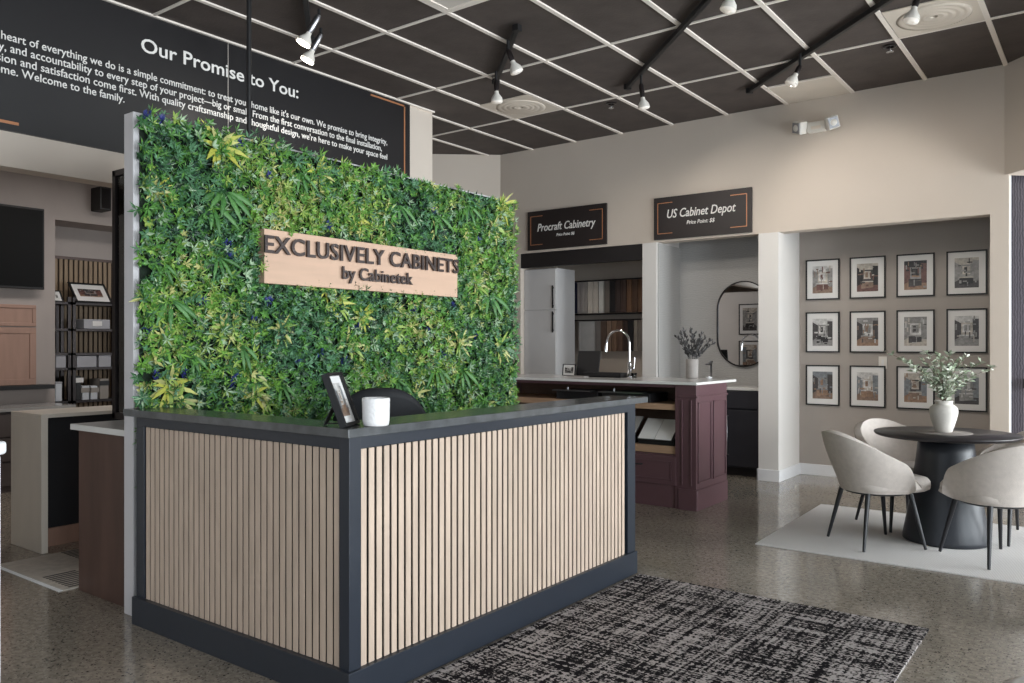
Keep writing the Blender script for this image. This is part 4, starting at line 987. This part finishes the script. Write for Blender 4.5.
# television, tilted
yT0 = on(-40, 250, 'x', XL+.1).y; p0 = on(42, 208.5, 'x', XL+.14); p1 = on(46, 290, 'x', XL+.08)
t = thing('television', 'black flat television mounted on the grey wall at the far left', 'television', (XL, p0.y-.7, 1.9))
zt, zb = p0.z, p1.z; M_ = MB(); y1 = (p0.y+p1.y)/2; y0 = y1-1.5
def slab(x_t, x_b, z_t, z_b, ya, yb, th): 
    return [Vector(v) for v in ((x_b, ya, z_b), (x_b, yb, z_b), (x_b-th, yb, z_b), (x_b-th, ya, z_b), (x_t, ya, z_t), (x_t, yb, z_t), (x_t-th, yb, z_t), (x_t-th, ya, z_t))]
FB = [(0, 3, 2, 1), (4, 5, 6, 7), (0, 1, 5, 4), (1, 2, 6, 5), (2, 3, 7, 6), (3, 0, 4, 7)]
MB().add(slab(XL+.12, XL+.12, zt, zb, y0, y1, .04), [f_[::-1] for f_ in FB]).build('casing', black_m, t, bevel=.004)
MB().add(slab(XL+.122, XL+.122, zt-.02, zb+.02, y0+.015, y1-.015, .004), [f_[::-1] for f_ in FB]).build('screen', screen_m, t)
B((XL+.001, y0+.5, 2.2), (XL+.09, y0+.9, 2.5)).build('wall_bracket', black_m, t)
o = B((XL+.002, on(0, 0, 'x', XL).y-.5, .915), (XL+.13, on(49, 0, 'x', XL).y, .955)).build('wall_ledge', black_m); tag(o, 'thin black ledge on the grey wall under the door panels', 'ledge')
# blush door sample panels above the ledge
ya = on(-8, 0, 'x', XL+.02).y; yb = on(36, 0, 'x', XL+.02).y; za = .956; zm = on(0, 326, 'x', XL).z; zt = on(0, 304, 'x', XL).z
for z0, z1, lb in ((za, zm-.01, 'blush beech cabinet door panel standing on the black ledge'), (zm, zt, 'blush beech drawer front above the larger door panel')):
    t = thing('door_panel', lb, 'door panel', (XL, (ya+yb)/2, z0)); B((XL+.001, ya-.3, z0), (XL+.018, yb, z1)).build('panel', pink_door, t)
    q = MB(); e = .06 if z1-z0 > .3 else .035
    for a0, b0, a1, b1 in ((ya-.3, z0, yb, z0+e), (ya-.3, z1-e, yb, z1), (ya-.3, z0+e, ya-.3+e, z1-e), (yb-e, z0+e, yb, z1-e)): q.box((XL+.018, a0, b0), (XL+.028, a1, b1))
    q.build('rail', pink_door, t, bevel=.004)
# grey drawers low on the left wall
t = thing('grey_cabinet', 'low dark taupe cabinet run under the ledge at the far left', 'cabinet', (XL+.3, 3.2, 0))
B((XL+.002, 2.2, 0), (XL+.5, 3.72, .74)).build('carcass', mat('dark_taupe_paint', (92, 84, 82), .5), t)
for i in range(3):
    z0 = .06+i*.225; d_ = B((XL+.5, 2.25, z0), (XL+.518, 3.68, z0+.21)).build('drawer', mat('dark_taupe_paint', (92, 84, 82), .5), t, bevel=.002)
    MB().tube([(XL+.518, 3.30, z0+.16), (XL+.54, 3.30, z0+.16), (XL+.54, 3.45, z0+.16), (XL+.518, 3.45, z0+.16)], .006, 8).build('handle', steel, d_)
B((XL+.002, 2.2, .74), (XL+.53, 3.73, .77)).build('countertop', quartz_g, t)
# slatted recess and shelves
XR = XL-.45
t = thing('slat_wall_panel', 'vertical oak slat panel behind the black shelves', 'wall panel', (XR, 5, 0))
B((XR+.001, 3.78, 0), (XR+.012, 5.95, 2.29)).build('backing', felt, t)
s_ = MB(); y = 3.79
while y < 5.9: s_.box((XR+.012, y, 0), (XR+.03, y+.034, 2.27)); y += .052
s_.build('slat_panel', slat_dim, t); B((XR+.001, 3.78, 2.27), (XR+.04, 5.95, 2.30)).build('cap_rail', brown_panel, t)
XS = XR+.36
def py_(px): return on(px, 300, 'x', XS).y
def pz_(py, px=90): return on(px, py, 'x', XS).z
def shelf_unit(pxa, pxb, label):
    y0, y1 = py_(pxa), py_(pxb); t = thing('shelf_unit', label, 'shelf unit', (XR+.2, (y0+y1)/2, 0), 0, 'black metal shelf units')
    f = MB(); w0 = .03
    for x in (XR+.06, XS-w0):
        for y in (y0, y1-w0): f.box((x, y, 0), (x+w0, y+w0, pz_(298)))
    f.build('frame', metal_dk, t)
    for py in (304, 330, 354, 368.5, 401):
        z = pz_(py); B((XR+.06, y0, z-.012), (XS, y1, z+.012)).build('shelf', metal_dk, t)
shelf_unit(51, 71, 'black metal shelf unit beside the grey pilaster, left one')
shelf_unit(73, 128, 'black metal shelf unit against the slats, right one')
def onshelf(pxa, pxb, py0, py1, name, lb, cat, m_, dep=.22, grp=None, lid=None, tagm=None):
    y0, y1 = py_(pxa)+.004, py_(pxb)-.004; z1 = pz_(py0, pxa); z0 = pz_(py1)+.0125
    t = thing(name, lb, cat, (XS-dep/2, (y0+y1)/2, z0), 0, grp)
    B((XS-dep-.01, y0, z0), (XS-.01, y1, z1)).build('box_body', m_, t, bevel=.006)
    if lid: B((XS-dep-.013, y0-.002, z1), (XS-.007, y1+.002, z1+.02)).build('lid', lid, t, bevel=.003)
    if tagm: yc = (y0+y1)/2; B((XS-.01, yc-.05, z1-.05-.02), (XS-.006, yc+.05, z1-.02)).build('label_holder', tagm, t)
    return t
gw = mat('pale_box_fabric', (168, 168, 174), .8, var=.05); gt = mat('taupe_box', (150, 144, 138), .7, var=.05); wb_ = mat('white_file_card', (206, 210, 216), .6, var=.03)
onshelf(84, 111, 319, 330, 'storage_basket', 'grey fabric storage basket with a label on the shelf', 'storage box', gw, tagm=paper)
onshelf(56, 67, 356, 368.5, 'storage_bin', 'pale storage box at the left on the box shelf', 'storage box', gw, grp='pale storage boxes', lid=gw)
onshelf(77, 97.5, 356, 368.5, 'storage_bin', 'pale storage box with black top, middle of the box shelf', 'storage box', gw, grp='pale storage boxes', lid=black_m)
onshelf(99, 112, 356, 368.5, 'storage_bin', 'pale storage box at the right, beside the glass hutch', 'storage box', gw, grp='pale storage boxes', lid=gw)
onshelf(55.5, 63, 384, 401, 'file_box', 'white file box alone on the bottom shelf at the left', 'file box', wb_, lid=gw)
onshelf(76, 82, 376, 401, 'black_binder', 'black binder at the left end of the bottom shelf', 'binder', black_m, tagm=paper)
onshelf(82.5, 90, 386, 401, 'magazine_file', 'white magazine file beside the black binder', 'magazine file', wb_, tagm=gt, grp='magazine files on the bottom shelf')
onshelf(91, 98.5, 386, 401, 'magazine_file', 'white magazine file in the middle, next to the taupe one', 'magazine file', wb_, tagm=gt, grp='magazine files on the bottom shelf')
onshelf(100, 109.5, 379, 401, 'magazine_file', 'tall taupe magazine file on the bottom shelf', 'magazine file', gt, tagm=black_m)
yc = (py_(75.5)+py_(112))/2; ww = py_(112)-py_(75.5); zt = pz_(282); zb = pz_(303)
framed('picture_frame', 'black framed picture with white mat leaning on top of the shelf unit', lambda u, v, n: Vector((XS-.09-.10*(v/(zt-zb))*2+n, yc+u, (zt+zb)/2+v)), ww, zt-zb, .02, .05, 2, 'framed picture', base=(XS-.1, yc, zb))
yc2 = (py_(54)+py_(64.5))/2; ww2 = py_(64.5)-py_(54); zt2 = pz_(290, 60); zb2 = pz_(303)
framed('picture_frame', 'small framed picture on the left shelf unit', lambda u, v, n: Vector((XS-.07-.04*(v/(zt2-zb2))*2+n, yc2+u, (zt2+zb2)/2+v)), ww2, zt2-zb2, .012, .03, 4, 'framed picture', base=(XS-.1, yc2, zb2))
p0 = on(100, 186, 'x', XL+.2); p1 = on(111.5, 211, 'x', XL+.2)
t = thing('wall_speaker', 'black box speaker high on the wall left of the glass hutch', 'speaker', (XL, (p0.y+p1.y)/2, p1.z))
B((XL+.001, p0.y, p1.z), (XL+.2, p1.y, p0.z)).build('cabinet', black_m, t, bevel=.008); B((XL+.2, p0.y+.02, p1.z+.02), (XL+.206, p1.y-.02, p0.z-.02)).build('grille', felt, t)

# white stand edge at the far left, white pouf at the lower right
p = ahead(-4.5, 1.75); q_ = p - RT*.30
t = thing('white_stand', 'white upright stand cut off by the far left edge', 'stand', ((p.x+q_.x)/2, (p.y+q_.y)/2, 0), YAW)
MB().box((-.15, -.02, .012), (.15, .02, 1.10)).build('upright', trim_m, t, local=True, bevel=.004); MB().box((-.17, -.04, 1.10), (.152, .04, 1.13)).build('cap', trim_m, t, local=True, bevel=.008, seg=3); MB().box((-.2, -.15, 0), (.17, .15, .012)).build('base_plate', trim_m, t, local=True)
p = ahead(1003, 2.15)+RT*.225
t = thing('round_pouf', 'white round pouf top just showing at the lower right corner', 'pouf', p)
MB().lathe([(0, .03), (.18, .03), (.21, .06), (.225, .2), (.225, .33), (.21, .375), (.17, .395), (0, .40)], n=40).build('cushion', mat('white_boucle', (232, 228, 224), .9, var=.03, bump=.4, bscale=200), t, local=True); MB().lathe([(0, 0), (.17, 0), (.17, .03), (0, .03)], n=32).build('base', black_m, t, local=True)
